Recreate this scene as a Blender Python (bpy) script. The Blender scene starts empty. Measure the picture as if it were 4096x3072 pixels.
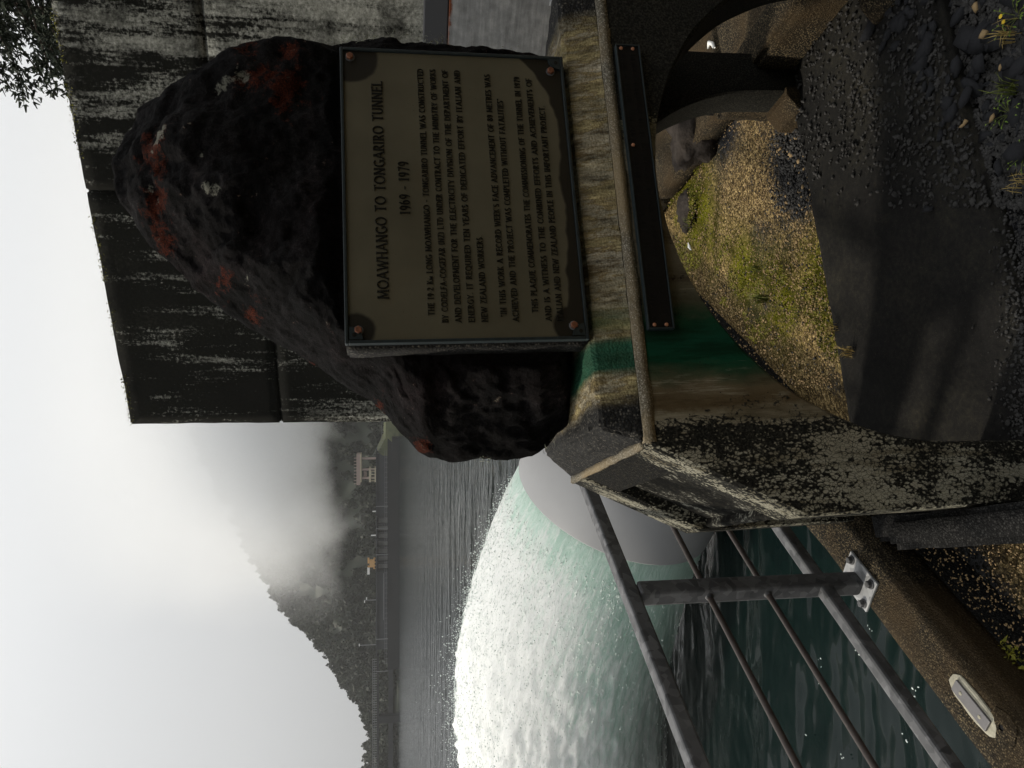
import bpy, bmesh, math, random
import numpy as np
from mathutils import Vector, Matrix, noise
random.seed(7); rng = np.random.default_rng(7)
S = bpy.context.scene
C = S.collection
R = math.radians
# ---------------------------------------------------------------- camera
F, PITCH, EYE = 760.0, math.atan(126/760.0), 1.75     # focal length in pixels of a 1024 wide picture
cp, sp = math.cos(PITCH), math.sin(PITCH)
cam_d = bpy.data.cameras.new('camera'); cam = bpy.data.objects.new('camera', cam_d); C.objects.link(cam)
cam_d.sensor_fit = 'HORIZONTAL'; cam_d.sensor_width = 36; cam_d.lens = 36*F/1024
cam_d.clip_start = .05; cam_d.clip_end = 4000
right, fwd, upv = Vector((1,0,0)), Vector((0,cp,-sp)), Vector((0,sp,cp))
m3 = Matrix((-upv, right, -fwd)).transposed()         # the phone was held on its side
cam.matrix_world = Matrix.Translation((0,0,EYE)) @ m3.to_4x4()
S.camera = cam
# ---------------------------------------------------------------- sky and sun
SUN_AZ, SUN_EL = R(-68), R(40)                        # azimuth measured from +Y towards +X
W = bpy.data.worlds.new('World'); S.world = W; W.use_nodes = True
wn, wl = W.node_tree.nodes, W.node_tree.links
wn.clear()
sky = wn.new('ShaderNodeTexSky'); sky.sky_type = 'NISHITA'; sky.sun_disc = False
sky.sun_elevation = SUN_EL; sky.sun_rotation = SUN_AZ; sky.air_density = 1; sky.dust_density = 1
hs = wn.new('ShaderNodeHueSaturation'); hs.inputs['Saturation'].default_value = .12; hs.inputs['Value'].default_value = .12
wl.new(sky.outputs[0], hs.inputs['Color'])
b1 = wn.new('ShaderNodeBackground'); b1.inputs[1].default_value = .05
wl.new(hs.outputs[0], b1.inputs[0])
tc = wn.new('ShaderNodeTexCoord'); sx = wn.new('ShaderNodeSeparateXYZ'); wl.new(tc.outputs['Generated'], sx.inputs[0])
mr = wn.new('ShaderNodeMapRange'); wl.new(sx.outputs['Z'], mr.inputs['Value'])     # overcast: brighter towards the zenith
mr.inputs['From Min'].default_value = 0; mr.inputs['From Max'].default_value = 1; mr.inputs['To Min'].default_value = .41; mr.inputs['To Max'].default_value = 1.45
b2 = wn.new('ShaderNodeBackground'); b2.inputs[0].default_value = (.975,.99,1,1); wl.new(mr.outputs[0], b2.inputs[1])
ad = wn.new('ShaderNodeAddShader'); wl.new(b1.outputs[0], ad.inputs[0]); wl.new(b2.outputs[0], ad.inputs[1])
wo = wn.new('ShaderNodeOutputWorld'); wl.new(ad.outputs[0], wo.inputs[0])
sl = bpy.data.lights.new('sun', 'SUN'); sl.energy = 3.5; sl.angle = R(4); sl.color = (1,.92,.78)
so = bpy.data.objects.new('sun', sl); C.objects.link(so)
sdir = Vector((math.sin(SUN_AZ)*math.cos(SUN_EL), math.cos(SUN_AZ)*math.cos(SUN_EL), math.sin(SUN_EL)))
so.rotation_euler = sdir.to_track_quat('Z','Y').to_euler(); so.location = sdir*50
S.view_settings.view_transform = 'Standard'; S.view_settings.look = 'None'
S.view_settings.exposure = 0; S.view_settings.gamma = 1; S.view_settings.use_curve_mapping = False
S.cycles.volume_bounces = 8; S.cycles.max_bounces = 10
S.render.resolution_x, S.render.resolution_y = 1024, 768

# ---------------------------------------------------------------- helpers
def ray(u, v):            # pixel of the upright picture (768 x 1024) -> direction
    x, d = (u-384)/F, (v-512)/F
    return Vector((x, cp-sp*d, -sp-cp*d))
def at_z(u, v, z):
    r = ray(u, v); t = (z-EYE)/r.z; return Vector((0,0,EYE)) + r*t
def at_y(u, v, y):
    r = ray(u, v); return Vector((0,0,EYE)) + r*(y/r.y)

class NT:                 # small node builder
    def __init__(s, name):
        s.m = bpy.data.materials.new(name); s.m.use_nodes = True
        s.t = s.m.node_tree; s.n, s.l = s.t.nodes, s.t.links
        s.b = s.n['Principled BSDF']; s.out = s.n['Material Output']
        s.co = s.n.new('ShaderNodeTexCoord')
    def link(s, a, b): s.l.new(a, b)
    def mapping(s, scale=(1,1,1), src='Object', loc=(0,0,0)):
        m = s.n.new('ShaderNodeMapping'); m.inputs['Scale'].default_value = scale; m.inputs['Location'].default_value = loc
        s.link(s.co.outputs[src] if isinstance(src, str) else src, m.inputs[0]); return m.outputs[0]
    def noise(s, scale=5, detail=6, rough=.55, vec=None, dist=0, w=None):
        k = s.n.new('ShaderNodeTexNoise'); k.inputs['Scale'].default_value = scale
        k.inputs['Detail'].default_value = detail; k.inputs['Roughness'].default_value = rough; k.inputs['Distortion'].default_value = dist
        s.link(vec if vec is not None else s.co.outputs['Object'], k.inputs['Vector']); return k.outputs[0]
    def voro(s, scale=20, vec=None, feature='F1', rnd=1):
        k = s.n.new('ShaderNodeTexVoronoi'); k.feature = feature; k.inputs['Scale'].default_value = scale; k.inputs['Randomness'].default_value = rnd
        s.link(vec if vec is not None else s.co.outputs['Object'], k.inputs['Vector']); return k.outputs['Distance'], (k.outputs['Color'] if feature == 'F1' else None)
    def ramp(s, fac, stops, interp='LINEAR'):
        k = s.n.new('ShaderNodeValToRGB'); k.color_ramp.interpolation = interp
        e = k.color_ramp.elements
        while len(e) < len(stops): e.new(.5)
        for i, (p, c) in enumerate(stops):
            e[i].position = p
            e[i].color = (c, c, c, 1) if not isinstance(c, (tuple, list)) else (c[0], c[1], c[2], 1)
        s.link(fac, k.inputs[0]); return k.outputs[0]
    def mix(s, fac, a, b, mode='MIX'):
        k = s.n.new('ShaderNodeMix'); k.data_type = 'RGBA'; k.blend_type = mode; k.clamp_factor = True
        for i, val in ((0, fac), (6, a), (7, b)):
            if isinstance(val, (int, float)): k.inputs[i].default_value = val if i == 0 else (val, val, val, 1)
            elif isinstance(val, (tuple, list)): k.inputs[i].default_value = (*val[:3], 1)
            else: s.link(val, k.inputs[i])
        return k.outputs[2]
    def math(s, op, a, b=0, clamp=False):
        k = s.n.new('ShaderNodeMath'); k.operation = op; k.use_clamp = clamp
        for i, val in ((0, a), (1, b)):
            if isinstance(val, (int, float)): k.inputs[i].default_value = val
            else: s.link(val, k.inputs[i])
        return k.outputs[0]
    def xyz(s, src='Object'):
        k = s.n.new('ShaderNodeSeparateXYZ'); s.link(s.co.outputs[src], k.inputs[0]); return k.outputs
    def attr(s, name):
        k = s.n.new('ShaderNodeAttribute'); k.attribute_name = name; return k.outputs
    def bump(s, h, strength=.5, dist=.01):
        k = s.n.new('ShaderNodeBump'); k.inputs['Strength'].default_value = strength; k.inputs['Distance'].default_value = dist
        s.link(h, k.inputs['Height']); s.link(k.outputs[0], s.b.inputs['Normal']); return k
    def col(s, c):
        if isinstance(c, (tuple, list)): s.b.inputs['Base Color'].default_value = (*c[:3], 1)
        else: s.link(c, s.b.inputs['Base Color'])
        return s
    def rough(s, r, spec=None, metal=None):
        if isinstance(r, (int, float)): s.b.inputs['Roughness'].default_value = r
        else: s.link(r, s.b.inputs['Roughness'])
        if spec is not None: s.b.inputs['Specular IOR Level'].default_value = spec
        if metal is not None: s.b.inputs['Metallic'].default_value = metal
        return s
M = {}

def mesh(name, verts, faces, smooth=False):
    me = bpy.data.meshes.new(name); me.from_pydata([tuple(v) for v in verts], [], faces); me.update()
    if smooth: me.polygons.foreach_set('use_smooth', [True]*len(me.polygons))
    return me
def link(name, me, mat, parent=None, kind=None):
    o = bpy.data.objects.new(name, me); C.objects.link(o)
    if mat is not None and not me.materials: me.materials.append(mat)
    o.parent = parent
    if kind: o['kind'] = kind
    return o
def tag(o, label, cat, group=None):
    o['label'] = label; o['category'] = cat
    if group: o['group'] = group
    return o
def thing(name, label, cat, loc=(0,0,0), rot=(0,0,0), group=None):
    o = bpy.data.objects.new(name, None); C.objects.link(o); o.location = loc; o.rotation_euler = rot; o.empty_display_size = .1
    return tag(o, label, cat, group)
def numpy_mesh(name, V, T, smooth=False):
    me = bpy.data.meshes.new(name); V = np.asarray(V, np.float32); T = np.asarray(T, np.int32); k = T.shape[1]
    me.vertices.add(len(V)); me.vertices.foreach_set('co', V.ravel())
    me.loops.add(T.size); me.loops.foreach_set('vertex_index', T.ravel())
    me.polygons.add(len(T)); me.polygons.foreach_set('loop_start', np.arange(0, T.size, k, dtype=np.int32))
    me.polygons.foreach_set('loop_total', np.full(len(T), k, np.int32))
    if smooth: me.polygons.foreach_set('use_smooth', np.ones(len(T), bool))
    me.update(calc_edges=True); return me
BOXF = [(0,3,2,1),(4,5,6,7),(0,1,5,4),(1,2,6,5),(2,3,7,6),(3,0,4,7)]
def box_vf(x0, x1, y0, y1, z0, z1):
    return [(x0,y0,z0),(x1,y0,z0),(x1,y1,z0),(x0,y1,z0),(x0,y0,z1),(x1,y0,z1),(x1,y1,z1),(x0,y1,z1)], BOXF
def bevel(o, w=.006, seg=2):
    b = o.modifiers.new('bevel', 'BEVEL'); b.width = w; b.segments = seg; b.limit_method = 'ANGLE'; b.angle_limit = R(35); return o
def box(name, x0, x1, y0, y1, z0, z1, mat, parent=None, bev=0):
    v, f = box_vf(x0, x1, y0, y1, z0, z1); o = link(name, mesh(name, v, f), mat, parent)
    if bev: bevel(o, bev)
    return o
def rough_box(name, x0, x1, y0, y1, z0, z1, mat, parent=None, step=.03, amp=.003, bev=.008, nscale=9):
    """box with a bevelled edge and a slightly uneven, worn surface"""
    bm = bmesh.new(); v, f = box_vf(x0, x1, y0, y1, z0, z1)
    bv = [bm.verts.new(p) for p in v]; [bm.faces.new([bv[i] for i in q]) for q in f]
    if bev: bmesh.ops.bevel(bm, geom=list(bm.edges), offset=bev, segments=2, affect='EDGES')
    for ax, L in ((0, x1-x0), (1, y1-y0), (2, z1-z0)):
        n = min(90, int(L/step))
        for i in range(1, n):
            pt = [x0, y0, z0]; pt[ax] += L*i/n; no = [0,0,0]; no[ax] = 1
            bmesh.ops.bisect_plane(bm, geom=list(bm.verts)+list(bm.edges)+list(bm.faces), plane_co=pt, plane_no=no)
    bm.normal_update()
    for q in bm.verts:
        q.co += q.normal*(amp*(noise.noise(q.co*nscale)+.5*noise.noise(q.co*nscale*3.3)))
    me = bpy.data.meshes.new(name); bm.to_mesh(me); bm.free()
    me.polygons.foreach_set('use_smooth', [True]*len(me.polygons))
    return link(name, me, mat, parent)
def bar_vf(a, b, w, h, up=Vector((0,0,1))):
    """rectangular bar from a to b: w sideways, h along up"""
    a, b = Vector(a), Vector(b); d = (b-a).normalized(); s = d.cross(up).normalized(); t = s.cross(d)
    vs = []
    for p in (a, b):
        for i, j in ((-1,-1),(1,-1),(1,1),(-1,1)): vs.append(p+s*(i*w/2)+t*(j*h/2))
    return vs, [(0,1,2,3),(7,6,5,4),(0,4,5,1),(1,5,6,2),(2,6,7,3),(3,7,4,0)]
def bar(name, a, b, w, h, mat, parent=None, bev=0, up=Vector((0,0,1))):
    v, f = bar_vf(a, b, w, h, up); o = link(name, mesh(name, v, f), mat, parent)
    if bev: bevel(o, bev)
    return o
def tube_vf(path, radii, n=8, cap=True):
    V, Fc = [], []
    path = [Vector(p) for p in path]
    for i, p in enumerate(path):
        d = (path[min(i+1, len(path)-1)]-path[max(i-1, 0)]).normalized()
        s = d.cross(Vector((0,0,1)) if abs(d.z) < .9 else Vector((1,0,0))).normalized(); t = s.cross(d)
        for k in range(n):
            a = 2*math.pi*k/n; V.append(p+(s*math.cos(a)+t*math.sin(a))*radii[i])
    for i in range(len(path)-1):
        for k in range(n):
            Fc.append((i*n+k, i*n+(k+1)%n, (i+1)*n+(k+1)%n, (i+1)*n+k))
    if cap: Fc += [tuple(range(n)), tuple(range((len(path)-1)*n, len(path)*n))[::-1]]
    return V, Fc
def lathe_vf(prof, axis_o, ax, s, t, n=64):
    V, Fc = [], []
    for r, d in prof:
        for k in range(n):
            a = 2*math.pi*k/n; V.append(axis_o+ax*d+(s*math.cos(a)+t*math.sin(a))*r)
    for i in range(len(prof)-1):
        for k in range(n): Fc.append((i*n+k, i*n+(k+1)%n, (i+1)*n+(k+1)%n, (i+1)*n+k))
    return V, Fc
def join_vf(parts):
    V, Fc = [], []
    for v, f in parts:
        o = len(V); V += list(v); Fc += [tuple(i+o for i in q) for q in f]
    return V, Fc

# ---------------------------------------------------------------- plan: kerb line, memorial frame
WATER = -2.25
YAW = R(14)
e1, e2 = Vector((math.cos(YAW), math.sin(YAW), 0)), Vector((-math.sin(YAW), math.cos(YAW), 0))
TILT = math.atan(.03)
# memorial frame: local x = s along the face, local y = w into depth, local z = up; it has settled about 1.7 degrees
ROOT = Matrix.Rotation(YAW, 4, 'Z') @ Matrix.Translation((.3,0,0)) @ Matrix.Rotation(-TILT, 4, 'Y') @ Matrix.Translation((-.3,0,0))
ROOTI = ROOT.inverted()
def hit_w(u, v, w):       # pixel -> local (s, w, z) on the plane of depth w in the memorial frame
    o, d = ROOTI @ Vector((0,0,EYE)), (ROOTI.to_3x3() @ ray(u, v))
    return o + d*((w-o.y)/d.y)
RK = Vector((.47,.883,0)).normalized(); RN = Vector((RK.y,-RK.x,0))   # railing direction and its landward normal
KO, KI = -1.825, -1.60                                                 # kerb edges along RN
def sag(q): return .05*max(0, min(1, (2.3-q.y)/.5))*max(0, min(1, (1.5-q.x)/.8))      # the slab dips towards the front left leg
def kp(m, n, z=0): return RK*m + RN*n + Vector((0,0,z))
WL, WD = Vector((-.45,9,0)), Vector((.871,-.491,0)).normalized()       # wall: left end and direction
WNV = Vector((-WD.y, WD.x, 0)); WNV = -WNV if WNV.y < 0 else WNV       # away from the camera

# ---------------------------------------------------------------- materials
def mat_concrete_front():
    """tunnel-lining concrete: stain bands along the face, black lichen crust, pale crackle. Object x runs along the face"""
    k = NT('lining_concrete'); X = k.xyz()
    n1 = k.noise(6, 8, .6); n2 = k.noise(2.2, 5, .55, k.mapping((3,3,.7)))
    xs = k.math('ADD', X['X'], k.math('ADD', k.math('MULTIPLY', k.math('SUBTRACT', n2, .5), .11), k.math('MULTIPLY', k.math('SUBTRACT', k.noise(14, 9, .72, k.mapping((1,1,.35))), .5), .10)))
    base = k.ramp(k.math('DIVIDE', xs, 2.2), [(0,(.29,.28,.22)),(.13,(.31,.295,.235)),(.185,(.22,.195,.14)),(.20,(.085,.06,.03)),(.225,(.11,.085,.05)),
        (.243,(.030,.05,.026)),(.256,(.004,.050,.024)),(.285,(.003,.042,.022)),(.312,(.006,.036,.016)),(.330,(.05,.05,.03)),(.36,(.11,.095,.065)),(.48,(.12,.10,.07)),(.55,(.17,.155,.115)),(.60,(.16,.15,.10)),(.66,(.03,.028,.022)),(1,(.02,.018,.015))])
    base = k.mix(k.ramp(n1, [(.35,0),(.75,.55)]), base, k.mix(1, base, (.35,.33,.28), 'MULTIPLY'))
    dr = k.noise(16, 8, .7, k.mapping((1,1,.10))); base = k.mix(k.ramp(dr, [(.50,0),(.60,.7)]), base, k.mix(1, base, (.30,.25,.17), 'MULTIPLY')); base = k.mix(k.math('MULTIPLY', k.ramp(dr, [(.36,1),(.43,0)]), .5), base, (.27,.255,.20))
    pore, _p = k.voro(40); base = k.mix(k.ramp(pore, [(.05,.9),(.09,0)]), base, (.01,.01,.008))
    # black crust, cracked into small plates
    wv_ = k.n.new('ShaderNodeVectorMath'); wv_.operation = 'ADD'; wn_ = k.n.new('ShaderNodeTexNoise'); wn_.inputs['Scale'].default_value = 45; wn_.inputs['Detail'].default_value = 5; ws_ = k.n.new('ShaderNodeVectorMath'); ws_.operation = 'SCALE'; ws_.inputs['Scale'].default_value = .02; k.link(k.co.outputs['Object'], wn_.inputs['Vector']); k.link(wn_.outputs['Color'], ws_.inputs[0]); k.link(k.mapping((1,1,.62)), wv_.inputs[0]); k.link(ws_.outputs[0], wv_.inputs[1])
    d, c = k.voro(120, wv_.outputs[0]); e, _ = k.voro(120, wv_.outputs[0], 'DISTANCE_TO_EDGE')
    crust = k.noise(4.2, 12, .74, k.mapping((1.5,1.5,.62)), .4)
    area = k.ramp(k.math('DIVIDE', xs, 2.2), [(0,.58),(.09,.48),(.15,.60),(.17,.66),(.19,.18),(.25,.10),(.35,.12),(.48,.16),(.56,.46),(.64,.9),(1,1)])
    cm = k.ramp(k.math('SUBTRACT', k.math('ADD', crust, k.math('MULTIPLY', d, .22)), k.math('SUBTRACT', .82, k.math('MULTIPLY', area, .46))), [(.0,0),(.05,1)])
    cm2 = k.math('MAXIMUM', cm, k.math('MULTIPLY', k.ramp(e, [(.03,1),(.10,0)]), k.ramp(k.math('MULTIPLY', area, crust), [(.14,0),(.26,.9)])))
    speck = k.noise(170, 3, .7)
    colr = k.mix(cm2, base, k.ramp(speck, [(.45,(.006,.006,.005)),(.8,(.05,.047,.038))]))
    k.col(colr).rough(.85, .10)
    k.bump(k.math('ADD', k.math('MULTIPLY', speck, .35), k.math('ADD', k.math('MULTIPLY', n1, .5), k.math('MULTIPLY', cm2, .5))), .55, .006)
    return k.m
def mat_aggregate(name, dark, light, brown=None, scale=150, bs=.7):
    """washed-out concrete with the stones showing"""
    k = NT(name); d, c = k.voro(scale); n = k.noise(3.5, 6); fine = k.noise(420, 2, .7)
    sx_ = k.n.new('ShaderNodeSeparateColor'); k.link(c, sx_.inputs[0])
    stone = k.ramp(sx_.outputs[0], [(.1,dark),(.62,tuple((a*2+b)/3 for a, b in zip(dark, light))),(.95,light)])
    stone = k.mix(k.ramp(d, [(.25,0),(.62,.85)]), stone, tuple(a*.45 for a in dark))
    if brown: stone = k.mix(k.ramp(n, [(.42,0),(.62,.75)]), stone, brown)
    stone = k.mix(k.ramp(fine, [(.3,.0),(.8,.35)]), stone, tuple(a*.4 for a in dark))
    k.col(stone).rough(.88, .12); k.bump(k.math('SUBTRACT', k.math('MULTIPLY', fine, .4), d), bs, .005); return k.m
def mat_cap():
    """mortar bed under the boulder: bands of drip stain along x, dark aggregate at both ends"""
    k = NT('stained_mortar'); X = k.xyz()
    n2 = k.noise(2.2, 5, .5, k.mapping((3,3,.7)))
    xs = k.math('ADD', X['X'], k.math('MULTIPLY', k.math('SUBTRACT', n2, .5), .06))
    st = k.noise(15, 10, .74, k.mapping((1,.35,.20)))
    st2 = k.noise(5, 5, .6, k.mapping((1,.3,.2), loc=(3,1,0)))
    drip = k.ramp(st, [(.30,(.022,.017,.009)),(.40,(.10,.07,.035)),(.47,(.26,.235,.175)),(.52,(.12,.085,.04)),(.57,(.30,.25,.13)),(.62,(.17,.13,.06)),(.67,(.55,.54,.49)),(.74,(.25,.21,.14))])
    drip = k.mix(k.ramp(st2, [(.40,0),(.6,.6)]), drip, (.13,.105,.045))
    st3 = k.noise(46, 8, .75, k.mapping((1,.5,.13))); drip = k.mix(1, drip, k.ramp(st3, [(.34,.22),(.47,.8),(.56,1.15),(.66,1.9)]), 'MULTIPLY')
    d, c = k.voro(150); fine = k.noise(400, 2, .7)
    sc = k.n.new('ShaderNodeSeparateColor'); k.link(c, sc.inputs[0])
    agg = k.mix(k.ramp(d, [(.25,0),(.6,.85)]), k.ramp(sc.outputs[0], [(.1,(.006,.0055,.005)),(.7,(.018,.017,.015)),(.97,(.085,.078,.066))]), (.005,.005,.005))
    z1 = k.ramp(k.math('DIVIDE', xs, 2.2), [(.205,0),(.222,1),(.73,1),(.765,0)])
    gr = k.ramp(k.math('DIVIDE', xs, 2.2), [(.240,0),(.250,.97),(.284,.95),(.296,0)])
    gr2 = k.math('MULTIPLY', k.ramp(k.math('DIVIDE', xs, 2.2), [(.30,0),(.312,.6),(.32,.6),(.345,0)]), k.ramp(st2, [(.4,0),(.6,1)]))
    c1 = k.mix(z1, agg, drip); c1 = k.mix(gr, c1, k.ramp(st, [(.35,(.003,.03,.015)),(.65,(.012,.075,.042))])); c1 = k.mix(gr2, c1, (.03,.07,.03))
    k.col(c1).rough(.8, .15)
    k.bump(k.math('ADD', k.math('MULTIPLY', d, -.9), k.math('ADD', k.math('MULTIPLY', st, .8), k.math('MULTIPLY', fine, .35))), .6, .006); return k.m
def mat_wall():
    """tall concrete wall: black growth with pale vertical run marks, barer to the right and lower down"""
    k = NT('streaked_concrete'); X = k.xyz()
    big = k.noise(.55, 6, .6); v1 = k.noise(3.2, 8, .68, k.mapping((1.3,1,.16))); v2 = k.noise(9, 8, .72, k.mapping((1,1,.12), loc=(4,2,1)))
    g = k.noise(30, 6, .7); blot = k.noise(2.6, 7, .66)
    zz = X['Z']; xx = X['X']
    pale = k.math('ADD', k.math('MULTIPLY', v1, .55), k.math('MULTIPLY', v2, .5))
    # growth is thickest under the coping, thins to the right (x) and downwards
    bias = k.math('ADD', k.ramp(k.math('DIVIDE', xx, 6), [(0,.02),(.35,.02),(.55,.06),(.72,.13)]), k.ramp(k.math('DIVIDE', zz, 5), [(.2,.14),(.58,.03),(.80,.02),(.87,-.14),(1,-.16)]))
    m = k.ramp(k.math('ADD', k.math('ADD', pale, bias), k.math('MULTIPLY', k.math('SUBTRACT', g, .5), .34)), [(.605,0),(.66,.6),(.74,1)])
    m = k.math('MULTIPLY', m, k.ramp(blot, [(.36,.15),(.55,1)]))
    c1 = k.mix(m, k.ramp(k.math('ADD', k.math('MULTIPLY', big, .6), k.math('MULTIPLY', g, .4)), [(.3,(.003,.003,.0025)),(.55,(.009,.009,.0075)),(.8,(.040,.038,.030))]), k.ramp(g, [(.3,(.13,.13,.11)),(.55,(.26,.26,.23)),(.75,(.45,.45,.41))]))
    k.col(c1).rough(.9, .05); k.bump(k.math('ADD', g, k.math('MULTIPLY', k.noise(140, 3), .5)), .5, .01); return k.m
def mat_rock():
    k = NT('basalt'); n = k.noise(4, 12, .66); f = k.noise(55, 8, .75); fine = k.noise(230, 4, .75)
    X = k.xyz()
    base = k.ramp(k.math('ADD', k.math('MULTIPLY', n, .4), k.math('ADD', k.math('MULTIPLY', f, .35), k.math('MULTIPLY', fine, .25))), [(.40,(.001,.001,.001)),(.50,(.0055,.005,.005)),(.58,(.019,.017,.0175)),(.68,(.075,.068,.068))])
    def spots(lst, edge):
        m = None
        for u, v_, rr in lst:
            c = hit_w(u, v_, 2.03); dx, dz_ = k.math('SUBTRACT', X['X'], c.x), k.math('SUBTRACT', X['Z'], c.z)
            q = k.math('SQRT', k.math('ADD', k.math('MULTIPLY', dx, dx), k.math('MULTIPLY', dz_, dz_)))
            q = k.math('SUBTRACT', 1, k.math('DIVIDE', q, rr), True); m = q if m is None else k.math('MAXIMUM', m, q)
        rag = k.math('ADD', k.math('MULTIPLY', f, .9), k.math('MULTIPLY', k.noise(16, 5, .6, k.mapping((1,1,.8), loc=(3,1,2))), .9))
        return k.ramp(k.math('ADD', m, k.math('MULTIPLY', k.math('SUBTRACT', rag, .9), 3.2)), [(edge, 0), (edge+.30, 1)])
    red = spots([(640,141,.10),(617,145,.10),(590,141,.09),(573,142,.06),(552,147,.06),(680,262,.13),(668,285,.13),(708,253,.07),(702,290,.06),(505,216,.06),(478,243,.06),(420,300,.05),(375,378,.06),(330,420,.06),(655,135,.05)], .62)
    base = k.mix(red, base, k.ramp(fine, [(.36,(.012,.005,.004)),(.52,(.05,.011,.005)),(.72,(.15,.030,.010))]))
    pur = k.ramp(k.noise(2.1, 6, .6, k.mapping(loc=(5,1,2))), [(.50,0),(.68,.5)]); base = k.mix(pur, base, k.mix(1, base, (1.5,.85,.85), 'MULTIPLY'))
    gl = spots([(681,224,.05),(690,242,.035),(686,248,.025),(582,215,.035),(582,207,.03),(618,200,.012),(646,150,.05),(607,137,.03),(500,244,.02),(727,388,.02)], .70)
    base = k.mix(gl, base, k.ramp(fine, [(.3,(.08,.08,.065)),(.7,(.26,.255,.21))]))
    base = k.mix(k.ramp(fine, [(.74,0),(.80,.5)]), base, (.10,.09,.09))
    k.col(base).rough(.9, .06); k.bump(k.math('ADD', k.math('MULTIPLY', n, 1.4), k.math('ADD', f, k.math('MULTIPLY', fine, .4))), 1.0, .022); return k.m
def mat_plaque():
    k = NT('weathered_brass'); X = k.xyz(); n = k.noise(3, 6, .6); f = k.noise(90, 4, .7); wv = k.noise(5, 3, .5, k.mapping((1,0,0)))
    base = k.ramp(n, [(.3,(.066,.058,.037)),(.7,(.102,.091,.061))])
    base = k.mix(k.ramp(k.noise(140, 2, .5), [(.70,0),(.76,.8)]), base, (.03,.025,.016))
    base = k.mix(k.ramp(k.noise(1.9, 3, .5, k.mapping(loc=(2,0,4))), [(.56,0),(.72,.45)]), base, (.10,.06,.022))
    # dark patina: wavy tide along the lower rim and round each bolt  (x -.435...435, z 0...65)
    tide = k.math('ADD', k.math('MULTIPLY', k.math('SUBTRACT', wv, .35), .085), k.ramp(k.math('ADD', k.math('DIVIDE', X['X'], .87), .5), [(0,.075),(.08,.055),(.2,.035),(.45,.022),(.55,.038),(.7,.02),(.85,.03),(.93,.07),(1,.13)]))
    dk = k.ramp(k.math('SUBTRACT', tide, X['Z']), [(0,0),(.006,1)])
    for cx, cz, r in ((-.40,.615,.046),(.405,.62,.075),(-.40,.035,.06),(.395,.04,.05)):
        dx, dz = k.math('SUBTRACT', X['X'], cx), k.math('SUBTRACT', X['Z'], cz)
        rr = k.math('SQRT', k.math('ADD', k.math('MULTIPLY', dx, dx), k.math('MULTIPLY', dz, dz)))
        rr = k.math('ADD', rr, k.math('MULTIPLY', k.math('SUBTRACT', n, .5), .05))
        dk = k.math('MAXIMUM', dk, k.ramp(rr, [(r-.005,1),(r+.003,0)]))
    base = k.mix(k.math('MULTIPLY', dk, .97), base, (.010,.008,.005))
    k.col(base).rough(.55, .2, .1); k.bump(f, .12, .002); return k.m
def simple(name, c, r=.6, spec=.4, metal=0, nscale=None, var=.35, bs=.2, bd=.004):
    k = NT(name)
    if nscale:
        n = k.noise(nscale, 6, .65); k.col(k.ramp(n, [(.25,tuple(a*(1-var) for a in c)),(.75,tuple(min(1,a*(1+var)) for a in c))])); k.bump(n, bs, bd)
    else: k.col(c)
    k.rough(r, spec, metal); return k.m
def mat_galv(name='galvanised_steel', lo=(.03,.031,.033), hi=(.15,.15,.155)):
    k = NT(name); d, c = k.voro(38); n = k.noise(7, 6, .7); st = k.noise(6, 6, .6, k.mapping((1,1,.08)))
    sc = k.n.new('ShaderNodeSeparateColor'); k.link(c, sc.inputs[0])
    k.col(k.ramp(k.math('ADD', k.math('MULTIPLY', sc.outputs[0], .30), k.math('MULTIPLY', k.math('ADD', n, st), .35)), [(.25,lo),(.75,hi)])).rough(.55, .25, .10); k.bump(n, .12, .003); return k.m
def mat_steel_sheet():
    k = NT('rusty_galvanised_sheet'); X = k.xyz(); n = k.noise(7, 8, .7); st = k.noise(30, 4, .6, k.mapping((.12,1,1))); sc = k.noise(160, 3, .7)
    c1 = k.ramp(k.math('ADD', k.math('MULTIPLY', n, .6), k.math('MULTIPLY', st, .4)), [(.3,(.10,.105,.11)),(.5,(.22,.23,.24)),(.72,(.42,.43,.44))])
    c1 = k.mix(k.ramp(sc, [(.66,0),(.74,.6)]), c1, (.6,.6,.6))
    rust = k.ramp(k.math('ADD', k.math('MULTIPLY', X['Z'], 12), k.noise(10, 5, .7)), [(.2,0),(.5,1)])
    rz = k.math('MULTIPLY', k.ramp(k.math('ADD', X['Z'], k.math('MULTIPLY', k.math('SUBTRACT', n, .5), .2)), [(0,0),(1,0)]), 1)
    edge = k.ramp(k.math('ADD', k.math('SUBTRACT', X['Z'], 1.165), k.math('MULTIPLY', k.math('SUBTRACT', n, .55), .14)), [(.0,0),(.02,1)])
    c1 = k.mix(edge, c1, k.ramp(sc, [(.3,(.06,.014,.004)),(.7,(.17,.045,.012))]))
    k.col(c1).rough(.5, .5, .35); k.bump(k.math('ADD', n, st), .3, .004); return k.m
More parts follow.
